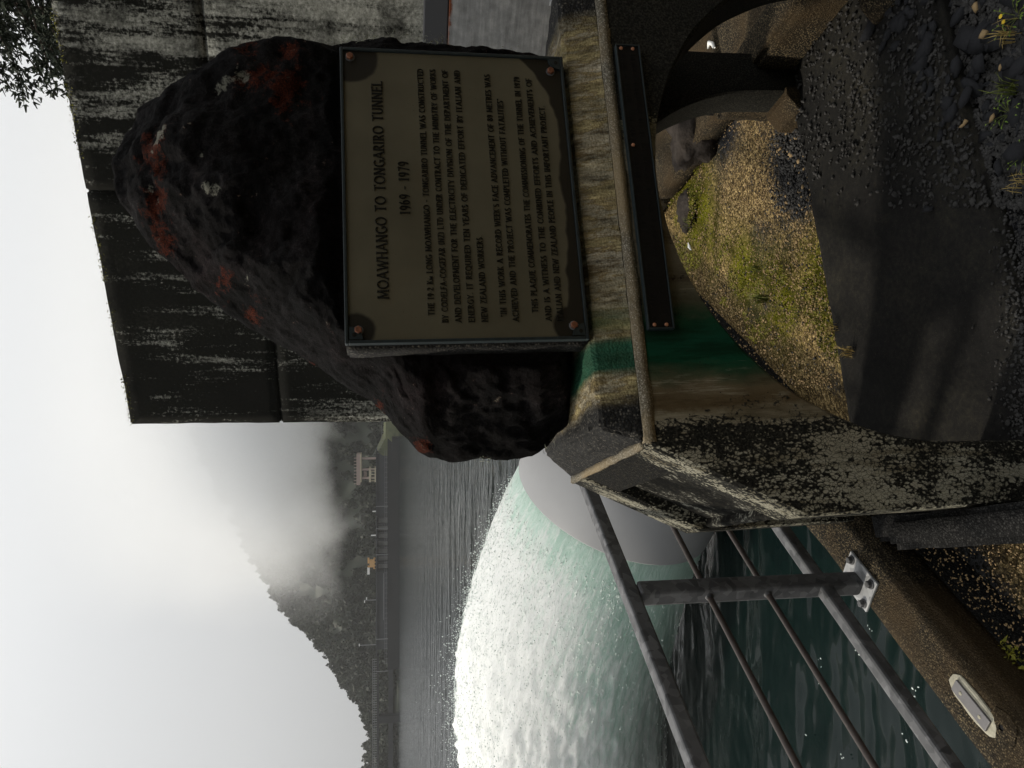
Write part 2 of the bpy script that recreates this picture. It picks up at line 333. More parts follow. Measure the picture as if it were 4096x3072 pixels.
def mat_gravel():
    k = NT('gravel_and_moss'); d, c = k.voro(95); d2, c2 = k.voro(230); n = k.noise(1.6, 6, .6); n2 = k.noise(3.1, 7, .65, k.mapping(loc=(4,9,0)))
    s1 = k.n.new('ShaderNodeSeparateColor'); k.link(c, s1.inputs[0]); s2 = k.n.new('ShaderNodeSeparateColor'); k.link(c2, s2.inputs[0])
    st = k.ramp(k.math('ADD', k.math('MULTIPLY', s1.outputs[0], .6), k.math('MULTIPLY', s2.outputs[1], .4)), [(.15,(.035,.024,.011)),(.45,(.11,.076,.034)),(.7,(.27,.19,.082)),(.92,(.55,.41,.20))])
    dark = k.ramp(s1.outputs[1], [(.2,(.012,.012,.013)),(.8,(.05,.05,.055))])
    tone = k.attr('dark')
    c1 = k.mix(k.math('MAXIMUM', tone[2], k.ramp(n, [(.52,0),(.60,.7)])), st, dark)
    c1 = k.mix(k.math('MULTIPLY', k.attr('moss')[2], k.ramp(n2, [(.36,0),(.50,1)])), c1, k.ramp(k.noise(120, 4, .7), [(.3,(.05,.055,.004)),(.7,(.20,.19,.012))]))
    k.col(c1).rough(.92, .08); k.bump(k.math('ADD', k.math('MULTIPLY', d, -1), k.math('MULTIPLY', d2, -.5)), .8, .012); return k.m
def mat_slab():
    k = NT('dark_slab'); n = k.noise(2.5, 8, .6); f = k.noise(55, 6, .7); fine = k.noise(300, 2, .7); d, c = k.voro(120)
    c1 = k.ramp(k.math('ADD', k.math('MULTIPLY', n, .55), k.math('MULTIPLY', f, .45)), [(.34,(.006,.006,.006)),(.5,(.013,.0125,.0118)),(.60,(.023,.0215,.0175)),(.74,(.060,.050,.033))])
    c1 = k.mix(k.ramp(fine, [(.64,0),(.72,.5)]), c1, (.10,.088,.06))
    wob = k.n.new('ShaderNodeVectorMath'); wob.operation = 'ADD'; k.link(k.mapping(loc=(.3,.2,0)), wob.inputs[0]); nz_ = k.n.new('ShaderNodeTexNoise'); nz_.inputs['Scale'].default_value = 4; nz_.inputs['Detail'].default_value = 6; sc2 = k.n.new('ShaderNodeVectorMath'); sc2.operation = 'SCALE'; sc2.inputs['Scale'].default_value = .45; k.link(k.co.outputs['Object'], nz_.inputs['Vector']); k.link(nz_.outputs['Color'], sc2.inputs[0]); k.link(sc2.outputs[0], wob.inputs[1])
    e, _ = k.voro(1.1, wob.outputs[0], 'DISTANCE_TO_EDGE')
    ce = k.math('ADD', e, k.ramp(k.noise(1.9, 2), [(.45,0),(.6,.2)]))
    c1 = k.mix(k.ramp(k.math('ABSOLUTE', ce), [(.001,.4),(.003,0)]), c1, (.03,.027,.02))
    k.col(c1).rough(.9, .08); k.bump(k.math('ADD', f, k.math('MULTIPLY', fine, .5)), .5, .006); return k.m
def mat_water():
    k = NT('lake_water'); P = k.co.outputs['Object']
    a = k.noise(.9, 3, .5, k.mapping((.5,1.1,1)), .4); b = k.noise(3.0, 2, .5, k.mapping((.6,1.1,1))); w3 = k.noise(.30, 4, .6, k.mapping((.30,1.6,1)))
    k.col((.003,.008,.0075)).rough(.06, .5); k.b.inputs['IOR'].default_value = 1.22
    k.bump(k.math('ADD', k.math('MULTIPLY', a, 1), k.math('ADD', k.math('MULTIPLY', b, .10), k.math('MULTIPLY', w3, 2.0))), 1.0, .17); return k.m
def mat_jet():
    """white water: (U round the rim, V along the flow) in the uv map; green where the sheet is still solid near the nozzle"""
    k = NT('white_water'); uv = k.co.outputs['UV']
    a = k.noise(1, 6, .7, k.mapping((150,7,1), uv), .3); b = k.noise(1, 7, .75, k.mapping((150,34,1), uv), .8); c = k.noise(1, 5, .65, k.mapping((22,3.2,1), uv), .6)
    ag = k.attr('foam'); al = k.attr('cover')
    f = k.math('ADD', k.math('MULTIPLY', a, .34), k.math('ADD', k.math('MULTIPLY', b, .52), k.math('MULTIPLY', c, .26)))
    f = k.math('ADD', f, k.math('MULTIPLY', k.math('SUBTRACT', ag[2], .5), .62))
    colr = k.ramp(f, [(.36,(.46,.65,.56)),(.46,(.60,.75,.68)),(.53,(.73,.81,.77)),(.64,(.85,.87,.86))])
    k.col(colr).rough(.55, .3); k.bump(k.math('ADD', a, k.math('MULTIPLY', b, 1.2)), .7, .035)
    k.b.inputs['Subsurface Weight'].default_value = .9; k.b.inputs['Subsurface Radius'].default_value = (1,1,1); k.b.inputs['Subsurface Scale'].default_value = .7
    mist = k.math('ADD', al[2], k.math('MULTIPLY', k.math('SUBTRACT', k.noise(1, 7, .7, k.mapping((60,6,1), uv)), .5), k.math('MULTIPLY', k.math('SUBTRACT', 1, al[2]), 1.3)), True)
    tr = k.n.new('ShaderNodeBsdfTranslucent'); k.link(colr, tr.inputs['Color']); m1 = k.n.new('ShaderNodeMixShader'); m1.inputs[0].default_value = .12; k.link(k.b.outputs[0], m1.inputs[1]); k.link(tr.outputs[0], m1.inputs[2])
    tp = k.n.new('ShaderNodeBsdfTransparent'); m2 = k.n.new('ShaderNodeMixShader'); k.link(mist, m2.inputs[0]); k.link(tp.outputs[0], m2.inputs[1]); k.link(m1.outputs[0], m2.inputs[2]); k.link(m2.outputs[0], k.out.inputs['Surface']); return k.m
def mat_leaf(name, lo, hi, scale=.8):
    k = NT(name); n = k.noise(scale, 4, .6); k.col(k.ramp(n, [(.3,lo),(.7,hi)])).rough(.7, .25); return k.m

M['lining'] = mat_concrete_front(); M['cap'] = mat_cap(); M['wall'] = mat_wall(); M['rock'] = mat_rock(); M['plaque'] = mat_plaque()
M['agg'] = mat_aggregate('dark_aggregate', (.003,.0028,.0024), (.040,.036,.026)); M['panel'] = None
M['kerb'] = mat_aggregate('kerb_concrete', (.014,.012,.009), (.20,.155,.09), (.050,.033,.016), 190)
M['arris'] = mat_aggregate('eroded_pale_edge', (.13,.115,.085), (.40,.37,.31), (.24,.18,.10), 220, .4)
M['beam'] = mat_aggregate('dark_beam', (.007,.007,.007), (.040,.039,.037), None, 160)
k = NT('black_crust'); n_ = k.noise(9, 10, .7, k.mapping((1,1,.4))); f_ = k.noise(90, 5, .7); k.col(k.ramp(k.math('ADD', k.math('MULTIPLY', n_, .6), k.math('MULTIPLY', f_, .4)), [(.46,(.004,.004,.0035)),(.55,(.02,.019,.016)),(.59,(.16,.155,.13)),(.7,(.24,.235,.20))])).rough(.9, .06); k.bump(f_, .5, .005); M['crust'] = k.m
M['galv'] = mat_galv(); M['galv_bright'] = mat_galv('bright_galvanised', (.16,.165,.17), (.46,.465,.47)); M['sheet'] = mat_steel_sheet()
M['gravel'] = mat_gravel(); M['slab'] = mat_slab(); M['water'] = mat_water(); M['jet'] = mat_jet()
M['letter'] = simple('dark_letter', (.006,.0055,.004), .6, .15); M['rim'] = simple('verdigris_rim', (.012,.018,.020), .5, .3, .1, 60, .4)
M['bolt'] = simple('rusty_bolt', (.16,.06,.03), .5, .5, .5, 80, .6); M['copper'] = simple('copper_screw', (.42,.20,.12), .45, .5, .6)
M['black_plate'] = simple('black_plate', (.003,.003,.0035), .5, .15, 0, 50, .4); M['rust_bar'] = simple('brown_painted_bar', (.045,.034,.030), .55, .4, .2, 60, .35)
M['hood'] = simple('grey_painted_steel', (.30,.30,.305), .45, .4, 0, 1.5, .06, .05); pass
M['white_mortar'] = simple('pale_mortar', (.36,.34,.27), .9, .2, 0, 60, .35, .6); M['marker'] = simple('grey_marker', (.15,.145,.15), .55, .4, .1, 30, .15)
M['slate'] = simple('slate', (.020,.0205,.023), .8, .15, 0, 25, .5, .5); M['grit'] = simple('grey_grit', (.040,.039,.038), .85, .1, 0, 35, .7, .3)
M['tan_stone'] = simple('tan_stone', (.26,.18,.09), .8, .3, 0, 30, .4)
M['dark_rock'] = simple('brown_rock', (.035,.029,.025), .9, .08, 0, 9, .6, .9, .03)
M['moss'] = mat_leaf('moss', (.05,.055,.004), (.20,.185,.014), 25); M['grass'] = mat_leaf('grass_blade', (.035,.06,.010), (.16,.17,.035), 9)
M['straw'] = simple('straw', (.34,.25,.09), .8, .2); M['leaf_green'] = mat_leaf('weed_leaf', (.08,.14,.02), (.20,.30,.04), 20); M['yellow'] = simple('yellow_petal', (.65,.45,.03), .6, .3)
M['forest'] = mat_leaf('far_foliage', (.011,.015,.010), (.034,.042,.026), .05); M['bark'] = simple('bark', (.05,.038,.028), .9, .2, 0, 8, .4)
M['conifer'] = mat_leaf('conifer_needles', (.012,.018,.010), (.038,.05,.028), 1.5)
M['dam'] = simple('dam_concrete', (.045,.047,.052), .9, .2, 0, .12, .25); M['dam_dark'] = simple('dark_dam_concrete', (.012,.013,.015), .8, .3, 0, .12, .3)  # second tone is darker: lower wall, gate recess, piers, girder and pontoon
M['gate'] = simple('pale_gate', (.16,.16,.155), .7, .3, 0, .5, .35); M['steel_far'] = simple('far_grey_steel', (.16,.165,.17), .6, .4)
M['pink'] = simple('pinkish_paint', (.36,.28,.25), .7, .3); M['cream'] = simple('cream_paint', (.46,.41,.30), .7, .3); M['ochre'] = simple('ochre_paint', (.50,.30,.12), .6, .3); M['white'] = simple('white_paint', (.75,.75,.74), .6, .3)
M['sky_blocking_bank'] = mat_leaf('sky_blocking_bush', (.010,.013,.007), (.03,.035,.016), .4)  # dark foliage of the unseen slope added to block sky
M['white_scrap'] = simple('white_scrap', (.75,.75,.72), .7, .3)
M['foam'] = simple('foam', (.66,.72,.69), .7, .3)

# ---------------------------------------------------------------- lake, hills, far bank
def make_lake():
    rs = np.concatenate([np.arange(2.2, 14, .11), 14*np.power(1.045, np.arange(0, 90))]); rs = rs[rs < 640]
    th = np.radians(np.linspace(-78, 60, 330))
    Rr, T = np.meshgrid(rs, th, indexing='ij')
    X, Y = Rr*np.sin(T), Rr*np.cos(T)
    Z = np.zeros_like(X)
    for i in range(X.shape[0]):
        if rs[i] > 70: break
        amp = .055*min(1, 30/rs[i])
        for j in range(X.shape[1]):
            x, y = X[i,j], Y[i,j]
            Z[i,j] = amp*(noise.noise((x*.55, y*1.3, 0))+.6*noise.noise((x*1.5+3, y*2.6, 2))+.35*noise.noise((x*4, y*5, 5)))
    V = np.stack([X, Y, Z+WATER], -1).reshape(-1, 3); a, b = X.shape
    i, j = np.meshgrid(np.arange(a-1), np.arange(b-1), indexing='ij'); k = (i*b+j).ravel()
    Fq = np.stack([k, k+b, k+b+1, k+1], -1)
    link('lake', numpy_mesh('lake', V, Fq[:, ::-1], True), M['water'], None, 'structure')
make_lake()
def hill_h(x, y):
    # ridge height by x, read from the skyline at about 330 m
    xs = [-400,-260,-200,-150,-140,-131,-124,-116,-109,-104,-100,-95,-88,-80,-50,-20,30,120,400]
    hs_ = [12,11,10,3,4,7,14,19,24,28,33,38,42,48,62,76,88,95,95]
    h = float(np.interp(x, xs, hs_)); t = min(1, max(0, (y-258)/75)); t = t*t*(3-2*t)
    return -2.6 + (h+2.6)*t + 1.6*noise.noise((x*.03, y*.03, 1))*t
def make_hill():
    xs, ys = np.arange(-560, 420, 7.), np.concatenate([np.arange(250, 350, 6.), np.arange(350, 640, 25.)])
    V = [(x, y, hill_h(x, y)) for y in ys for x in xs]; n = len(xs)
    Fq = [(i*n+j, i*n+j+1, (i+1)*n+j+1, (i+1)*n+j) for i in range(len(ys)-1) for j in range(n-1)]
    link('hill', mesh('hill', V, Fq, True), M['forest'], None, 'structure')
make_hill()
def crown_quads(n, rx, rz, leaf, lumps=9, seed=0, cone=0.0):
    """leaf-sized quads spread through a lumpy crown; returns (n,4,3)"""
    g = np.random.default_rng(seed)
    lc = g.normal(size=(lumps,3)); lc /= np.linalg.norm(lc, axis=1)[:,None]; lc *= g.uniform(.35,.75,(lumps,1))
    lc[:,2] = np.abs(lc[:,2])*1.1-.25; lr = g.uniform(.28,.5,lumps)
    w = g.integers(0, lumps, n); d = g.normal(size=(n,3)); d /= np.linalg.norm(d, axis=1)[:,None]
    p = lc[w]+d*(lr[w][:,None]*g.uniform(.7,1.08,(n,1)))
    p[:,:2] *= (1-cone*np.clip((p[:,2:3]+.8)/1.9,0,1))
    p = p*np.array([rx,rx,rz])
    a = g.normal(size=(n,3)); a /= np.linalg.norm(a, axis=1)[:,None]; b = np.cross(a, g.normal(size=(n,3))); b /= np.linalg.norm(b, axis=1)[:,None]
    s = leaf*g.uniform(.5,1.2,(n,1))
    return np.stack([p-a*s-b*s*.6, p+a*s-b*s*.6, p+a*s*.7+b*s*.6, p-a*s*.7+b*s*.6], 1)
variants = [crown_quads(260, 3.6, r, .62, 9, i, c) for i, (r, c) in enumerate([(4.2,.2),(3.4,0),(5.6,.6),(3.8,.1),(4.8,.5)])]
ridge_trees = [(-142,318),(-134,322),(-127,325),(-120,322),(-113,326),(-106,322),(-101,327),(-97,322),(-92,326),(-86,324),(-80,326)]
def make_forest():
    Q = []
    for i in range(2600):
        x, y = rng.uniform(-330, 40), rng.uniform(262, 345)
        if x < -150 and rng.random() < .45: continue
        q = variants[rng.integers(5)]; s = rng.uniform(.55, 1.15); a = rng.uniform(0, 6.28)
        Rz = np.array([[math.cos(a),-math.sin(a),0],[math.sin(a),math.cos(a),0],[0,0,1]])
        Q.append((q*s) @ Rz.T + np.array([x, y, hill_h(x, y)+3.0*s]))
    V = np.concatenate(Q).reshape(-1, 3); n = len(V)//4
    o = link('forest', numpy_mesh('forest', V, np.arange(n*4).reshape(n, 4)), M['forest'], None, 'stuff')
    tag(o, 'dark wooded hillside rising into the fog behind the dam', 'forest')
make_forest()
def make_ridge_trees():
    crowns = [numpy_mesh('crown', q.reshape(-1,3), np.arange(q.size//3).reshape(-1,4)) for q in (crown_quads(420, 3.4, 4.6, .62, 11, 20+i, c) for i, c in enumerate((.1,.5,.3)))]
    v, f = tube_vf([(0,0,-5),(0,0,0),(.2,.1,3)], [.45,.32,.12], 7); trunk = mesh('trunk', v, f)
    for i, (x, y) in enumerate(ridge_trees):
        t = thing('ridge_tree', 'ragged dark tree on the hill skyline, %s from the footbridge end' % ('first','second','third','fourth','fifth','sixth','seventh','eighth','ninth','tenth','eleventh')[i], 'tree', (x, y, hill_h(x,y)+4.2), (0,0,i*1.3), 'trees on the skyline')
        s = .75+.35*((i*37) % 10)/10; t.scale = (s,s,s)
        link('crown', crowns[i % 3], M['forest'], t); link('trunk', trunk, M['bark'], t)
make_ridge_trees()

# ---------------------------------------------------------------- dam and bridge across the lake
DY = 250.0
def du(u): return (u-384)/F*DY*1.0/cp*cp      # picture column -> x at the dam (small-angle)
def dz(v): return at_y(384, v, DY).z
def dbox(name, u0, u1, v0, v1, mat, parent, y0=0., y1=3., bev=0):
    return box(name, at_y(u0, (v0+v1)/2, DY).x, at_y(u1, (v0+v1)/2, DY).x, DY+y0, DY+y1, dz(v1), dz(v0), mat, parent)
t = thing('dam', 'long low concrete dam across the far side of the lake', 'dam')
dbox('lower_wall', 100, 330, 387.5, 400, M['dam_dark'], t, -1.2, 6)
dbox('upper_wall', 251, 316, 377, 387.5, M['dam'], t, .6, 5)
dbox('upper_wall', 118, 196, 377, 387.5, M['dam'], t, .6, 5)
dbox('deck', 112, 318, 375.9, 377, M['dam'], t, -.4, 6)
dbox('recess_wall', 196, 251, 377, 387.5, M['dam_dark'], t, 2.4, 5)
for i in range(7):
    u = 198+i*7.6
    dbox('gate', u+.9, u+6.7, 378.4, 387.5, M['gate'], t, 1.5, 2.2)
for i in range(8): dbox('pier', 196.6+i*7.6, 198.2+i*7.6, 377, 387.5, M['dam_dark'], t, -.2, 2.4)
for u in (130, 262, 240, 214, 98): dbox('ladder_post', u, u+.7, 376, 388, M['steel_far'], t, -1.5, -1.3)
for v in (384.6, 386.2): dbox('handrail', 105, 318, v, v+.25, M['steel_far'], t, -1.4, -1.3)
for i in range(42): u = 106+i*5; dbox('baluster', u, u+.25, 384.6, 387.6, M['steel_far'], t, -1.4, -1.3)
dbox('gangway', 150, 196, 383.3, 383.9, M['steel_far'], t, -2.2, -1.6)
t = thing('footbridge', 'railed steel footbridge on one pier left of the dam', 'bridge')
dbox('girder', -40, 112, 376.9, 378.9, M['dam_dark'], t, 0, 3)
dbox('top_rail', -40, 108, 372.4, 372.9, M['steel_far'], t, 0, .15); dbox('mid_rail', -40, 108, 374.5, 374.8, M['steel_far'], t, 0, .15)
for i in range(62): u = -38+i*2.4; dbox('baluster', u, u+.55, 372.4, 376.9, M['steel_far'], t, 0, .12)
dbox('pier', 44.5, 51.5, 377, 399, M['dam_dark'], t, .2, 2.6)
t2 = dbox('weir_wall', -60, 100, 388.5, 393.2, M['dam'], None, 6, 8); tag(t2, 'low grey weir wall under the footbridge', 'wall')
t = thing('gantry_house', 'pinkish flat-roofed gantry shelter on columns at the right end of the dam', 'building')
dbox('roof', 283, 314, 356.5, 360.3, M['pink'], t, -.5, 5); dbox('roof_beam', 286, 314, 360.3, 361.5, M['cream'], t, -.8, 5)
for i in range(9): dbox('roof_rail', 284+i*3.2, 284.7+i*3.2, 354, 356.5, M['pink'], t, -.3, -.1)
for u in (289, 297.5, 308.5): dbox('column', u, u+2, 361.5, 376, M['pink'], t, 0, 1.2)
dbox('floor', 286, 300.5, 369, 371, M['cream'], t, -.6, 4); dbox('floor', 286, 300.5, 374.6, 376, M['cream'], t, -.6, 4)
dbox('cabin', 291, 296, 363.5, 366.5, M['pink'], t, 1.5, 3)
for i in range(5): dbox('stanchion', 287+i*3.1, 287.6+i*3.1, 371, 374.6, M['cream'], t, -.5, -.2)
t = thing('yellow_crane', 'small ochre mobile crane parked on the dam deck', 'crane')
dbox('chassis', 199, 209, 373.4, 375.4, M['ochre'], t, 0, 2.2); dbox('cab', 202, 207.5, 369.5, 373.4, M['ochre'], t, .1, 2)
dbox('jib', 204, 209.5, 367.5, 369.3, M['ochre'], t, .8, 1.4); dbox('counterweight', 193, 199.5, 367.2, 369.6, M['white'], t, .6, 1.8); dbox('mast', 200, 201.6, 367.6, 373.4, M['ochre'], t, .8, 1.4)
for u in (200, 203.4, 206.8): dbox('wheel', u, u+1.7, 374.6, 376, M['black_plate'], t, -.2, .2)
for i, (u, v0, lab) in enumerate(((232,371,'short white post on the dam deck beside the yellow crane'),(256,372.5,'short white post on the dam deck below the gantry shelter'))):
    p = dbox('deck_post', u, u+1.1, v0, 376, M['white'], None, 0, .4); tag(p, lab, 'post')
p = thing('light_mast', 'tall thin grey light mast on the dam, nearest the footbridge', 'mast')
dbox('pole', 122, 122.7, 359.5, 376, M['steel_far'], p, .5, .8); dbox('lamp_head', 121.4, 123.3, 358.8, 359.6, M['white'], p, .3, 1)
p = thing('floodlight_mast', 'short twin floodlight mast on the dam right of the tall mast', 'mast')
dbox('pole', 167, 167.7, 364.5, 376, M['steel_far'], p, .5, .8); dbox('lamp_head', 165, 167, 364, 365, M['white'], p, .3, 1); dbox('lamp_head', 168, 170, 366, 367, M['white'], p, .3, 1)
p = box('barge', at_y(320,395,DY).x, at_y(332,395,DY).x, DY-9, DY-2, WATER-.3, WATER+2.1, M['dam_dark'], None); tag(p, 'dark boxy pontoon moored at the right end of the dam', 'pontoon')
# grassy berm falling to the water at the right of the gantry
v = [(at_y(312,376,DY).x, DY+1, dz(376.5)), (at_y(330,384,DY).x, DY-1, dz(385.5)), (at_y(400,386,DY).x, DY-1, dz(387)), (at_y(400,386,DY).x, DY+22, dz(384)), (at_y(330,384,DY).x, DY+22, dz(382)), (at_y(312,376,DY).x, DY+22, dz(374)),
     (at_y(312,376,DY).x, DY-.5, -3), (at_y(330,384,DY).x, DY-2.5, -3), (at_y(400,386,DY).x, DY-2.5, -3)]
link('berm', mesh('berm', v, [(0,1,4,5),(1,2,3,4),(6,7,1,0),(7,8,2,1)]), mat_leaf('berm_grass', (.05,.06,.03), (.12,.13,.06), .3), None, 'structure')
t = thing('berm_fence', 'thin grey fence along the berm right of the gantry shelter', 'fence')
for i in range(14):
    a = i/13; x0, z0 = (v[0][0]+(v[1][0]-v[0][0])*min(1,a*2), v[0][2]+(v[1][2]-v[0][2])*min(1,a*2)) if a < .5 else (v[1][0]+(v[2][0]-v[1][0])*(a-.5)*2, v[1][2]+(v[2][2]-v[1][2])*(a-.5)*2)
    box('post', x0-.06, x0+.06, DY, DY+.12, z0-.3, z0+1.3, M['steel_far'], t)
bar('rail', (v[0][0],DY,v[0][2]+1.25), (v[1][0],DY,v[1][2]+1.25), .1, .1, M['steel_far'], t); bar('rail', (v[1][0],DY,v[1][2]+1.25), (v[2][0],DY,v[2][2]+1.25), .1, .1, M['steel_far'], t)

# ---------------------------------------------------------------- shore platform: gravel, retaining wall, kerb
KM = Matrix.Identity(4)
for i, a in enumerate((RK, -RN, Vector((0,0,1)))):
    for j in range(3): KM[j][i] = a[j]
blob = lambda p, c, r: math.exp(-((p[0]-c[0])**2+(p[1]-c[1])**2)/(r*r))
moss_c = [(at_z(u, v_, 0), r) for u, v_, r in ((540,690,.24),(592,682,.24),(497,730,.17),(466,765,.20),(508,814,.12),(474,823,.15),(440,835,.12),(60,1010,.16),(20,940,.3))]
dark_c = [(at_z(u, v_, 0), r) for u, v_, r in ((612,788,.17),(572,796,.11),(740,850,.4),(700,840,.35),(760,1000,.5),(640,1010,.4),(150,955,.10),(205,925,.10),(95,985,.08),(520,1018,.3),(400,1022,.22),(640,720,.2))]  # the spots along the kerb paint its shadow into the gravel tone
def make_ground():
    ms = np.unique(np.concatenate([np.arange(-14, -1, .8), np.arange(-1, 5.2, .035), np.arange(5.2, 9.5, .4)]))
    ns = np.unique(np.concatenate([np.arange(KI, 1.3, .035), np.arange(1.3, 4, .2), np.arange(4, 14, .8)]))
    V, A, B = [], [], []
    for n in ns:
        for m in ms:
            p = kp(m, n)
            z = .012*noise.noise(p*2.2)+.006*noise.noise(p*9)+.004*noise.noise(p*25)-.012-.15*math.exp(-(n-KI)/.40)-.07*math.exp(-((ROOTI @ p).x-.3)**2/.36-((ROOTI @ p).y-1.8)**2/.36)
            V.append((p.x, p.y, z)); A.append(min(1, sum(blob(p, c, r) for c, r in moss_c)*1.25)); B.append(min(1, sum(blob(p, c, r) for c, r in dark_c)*1.4))
    a = len(ms); Fq = [(i*a+j, (i+1)*a+j, (i+1)*a+j+1, i*a+j+1) for i in range(len(ns)-1) for j in range(a-1)]
    me = mesh('gravel_ground', V, Fq, True)
    for nm, dat in (('moss', A), ('dark', B)):
        at = me.attributes.new(nm, 'FLOAT', 'POINT'); at.data.foreach_set('value', dat)
    return link('gravel_ground', me, M['gravel'], None, 'structure')
ground = make_ground()
o = rough_box('retaining_wall', -14, 8, -KI-.001, -KO-.02, -3, -.03, M['beam'], None, .5, .004, 0); o.matrix_world = KM
tag(o, 'dark concrete retaining wall dropping from the kerb to the lake', 'wall')
o = rough_box('kerb', -6, 8.2, -KI, -KO, -.06, .10, M['kerb'], None, .05, .006, .02, 6); o.matrix_world = KM
tag(o, 'brown weathered concrete kerb under the steel railing', 'kerb')

# ---------------------------------------------------------------- big wall behind, with its steel sheet
WMx = Matrix.Identity(4)
for i, a in enumerate((WD, WNV, Vector((0,0,1)))):
    for j in range(3): WMx[j][i] = a[j]
WMx.translation = WL
t = thing('concrete_wall', 'tall black-streaked concrete wall behind the boulder', 'wall'); t.matrix_world = WMx
def lift(x0, x1, z0, z1): return rough_box('concrete_lift', x0, x1, 0, 1.6, z0, z1, M['wall'], t, .12, .010, .018, 3)
lift(0, 2.6, -3, 1.25); lift(0, 2.6, 1.254, 2.93); lift(0, 2.6, 2.934, 4.54)
lift(2.604, 10, -3, 1.25); lift(2.604, 10, 1.254, 3.32); lift(2.604, 10, 3.324, 4.54)
# moss along the coping
Q = []
for i in range(2200):
    x, y = rng.uniform(0, 6), rng.uniform(-.015, .05)
    if noise.noise((x*1.7, 0, 3)) < -.05: continue
    c = np.array([x, y, 4.54+rng.uniform(-.05,.012)]); d = rng.normal(size=(3,3))*.008
    Q.append(np.stack([c+d[0], c+d[1], c+d[2]]))
V = np.concatenate(Q); link('moss', numpy_mesh('moss', V, np.arange(len(V)).reshape(-1,3)), M['moss'], t, 'stuff')
st = thing('steel_sheet', 'grey galvanised steel sheet with a rusty upper edge right of the plaque', 'steel sheet'); st.matrix_world = WMx
box('sheet', 2.9, 4.62, -.16, -.12, -.3, 1.20, M['sheet'], st, .004)
box('ledge', 2.9, 5.2, -.14, -.002, 1.205, 1.42, M['dam'], st, .01)
box('channel', 4.63, 4.9, -.24, -.04, -.3, 1.19, M['galv'], st, .006)
v, f = tube_vf([(4.56,-.26,.22),(4.72,-.26,.22)], [.028,.028], 14); 
tv = []
for i in range(16): tv.append(tube_vf([(4.50+i*.011,-.275,.30),(4.508+i*.011,-.275,.30)], [.036,.030], 14))
vv, ff = join_vf(tv); link('threaded_rod', mesh('threaded_rod', vv, ff), M['galv_bright'], st)

# ---------------------------------------------------------------- conifer behind the wall
def make_conifer():
    base = Vector((8.1, 14.5, 0)); t = thing('conifer_tree', 'dark conifer overhanging the wall at the top corner', 'tree', base)
    v, f = tube_vf([(0,0,-.5),(.05,0,4),(0,.1,8),(.1,0,13)], [.34,.27,.17,.04], 10); link('trunk', mesh('trunk', v, f, True), M['bark'], t)
    Q, limb = [], []
    g = np.random.default_rng(5)
    for i in range(190):
        z = 5.4+7.9*(i/190)**1.05; L = (13.6-z)*.62*g.uniform(.72,1.08)+.2; a = i*2.399+g.uniform(-.3,.3)
        d = np.array([math.cos(a), math.sin(a), 0]); tip = d*L+np.array([0,0,z-.20*L+g.uniform(-.2,.3)])
        limb.append(tube_vf([(0,0,z),tuple(d*L*.5+np.array([0,0,z+.02*L])),tuple(tip)], [.045,.03,.008], 5, False))
        for k in range(int(58*L)):
            s = g.uniform(.12,1)**.8; c = np.array([0,0,z])*(1-s)+tip*s+np.array([0,0,.04*L*math.sin(s*3.1)]); side = np.array([-d[1],d[0],0])
            wd = (.30+.35*L*(1-s*.75))*.42
            c = c+side*g.normal()*wd*.55+np.array([0,0,g.normal()*.09])
            for q in range(4):
                dr = d*g.uniform(.1,1)+side*g.normal()*.8+np.array([0,0,g.normal()*.45-.12]); dr /= np.linalg.norm(dr)
                n2 = np.cross(dr, g.normal(size=3)); n2 /= np.linalg.norm(n2); l, w_ = g.uniform(.06,.15), g.uniform(.012,.028)
                Q.append(np.stack([c-n2*w_, c+n2*w_, c+dr*l+n2*w_*.4, c+dr*l-n2*w_*.4]))
    V = np.concatenate(Q); link('crown', numpy_mesh('crown', V, np.arange(len(V)).reshape(-1,4)), M['conifer'], t)
    vv, ff = join_vf(limb); link('limbs', mesh('limbs', vv, ff), M['bark'], t)
make_conifer()

# ---------------------------------------------------------------- unseen bank added behind the camera to block sky and darken facing surfaces
xs, ys = np.linspace(-30, 40, 40), np.linspace(-26, -3.2, 22)
V = []
for y in ys:
    for x in xs:
        h = 13*min(1, max(0, (-3.6-y)/7)); V.append((x, y, -.1+h*(1+.2*noise.noise((x*.2,y*.2,0)))+.8*noise.noise((x*.6,y*.6,3))*min(1,h)))
n = len(xs); link('sky_blocking_bank', mesh('sky_blocking_bank', V, [(i*n+j, i*n+j+1, (i+1)*n+j+1, (i+1)*n+j) for i in range(len(ys)-1) for j in range(n-1)], True), M['sky_blocking_bank'], None, 'structure')

# ---------------------------------------------------------------- outlet valve hood and water jet
JC = Vector((-1.36,9,-1.012)); JR = 1.236; psi, tl = R(-60.7), R(13.2)
JA = Vector((math.sin(psi)*math.cos(tl), math.cos(psi)*math.cos(tl), math.sin(tl))); JH = Vector((math.cos(psi), -math.sin(psi), 0)); JW = JH.cross(JA)
t = thing('outlet_hood', 'large pale grey cylindrical outlet hood discharging water beside the memorial', 'pipe')
v, f = lathe_vf([(JR-.06,-.3),(JR-.06,-.01),(JR-.045,0),(JR-.012,0),(JR,-.014),(JR,-.86),(JR-.012,-.875),(JR-.10,-.875)], JC, JA, JH, JW, 96); link('hood', mesh('hood', v, f, True), M['hood'], t)
e_ = t.children[0].modifiers.new('split', 'EDGE_SPLIT'); e_.split_angle = R(40)
v, f = lathe_vf([(JR-.10,-.876),(JR-.10,-3.6)], JC, JA, JH, JW, 96); link('body', mesh('body', v, f, True), M['hood'], t)
v, f = lathe_vf([(JR-.10,-1.30),(JR-.03,-1.30),(JR-.03,-1.36),(JR-.10,-1.36)], JC, JA, JH, JW, 96); link('flange', mesh('flange', v, f), M['hood'], t)
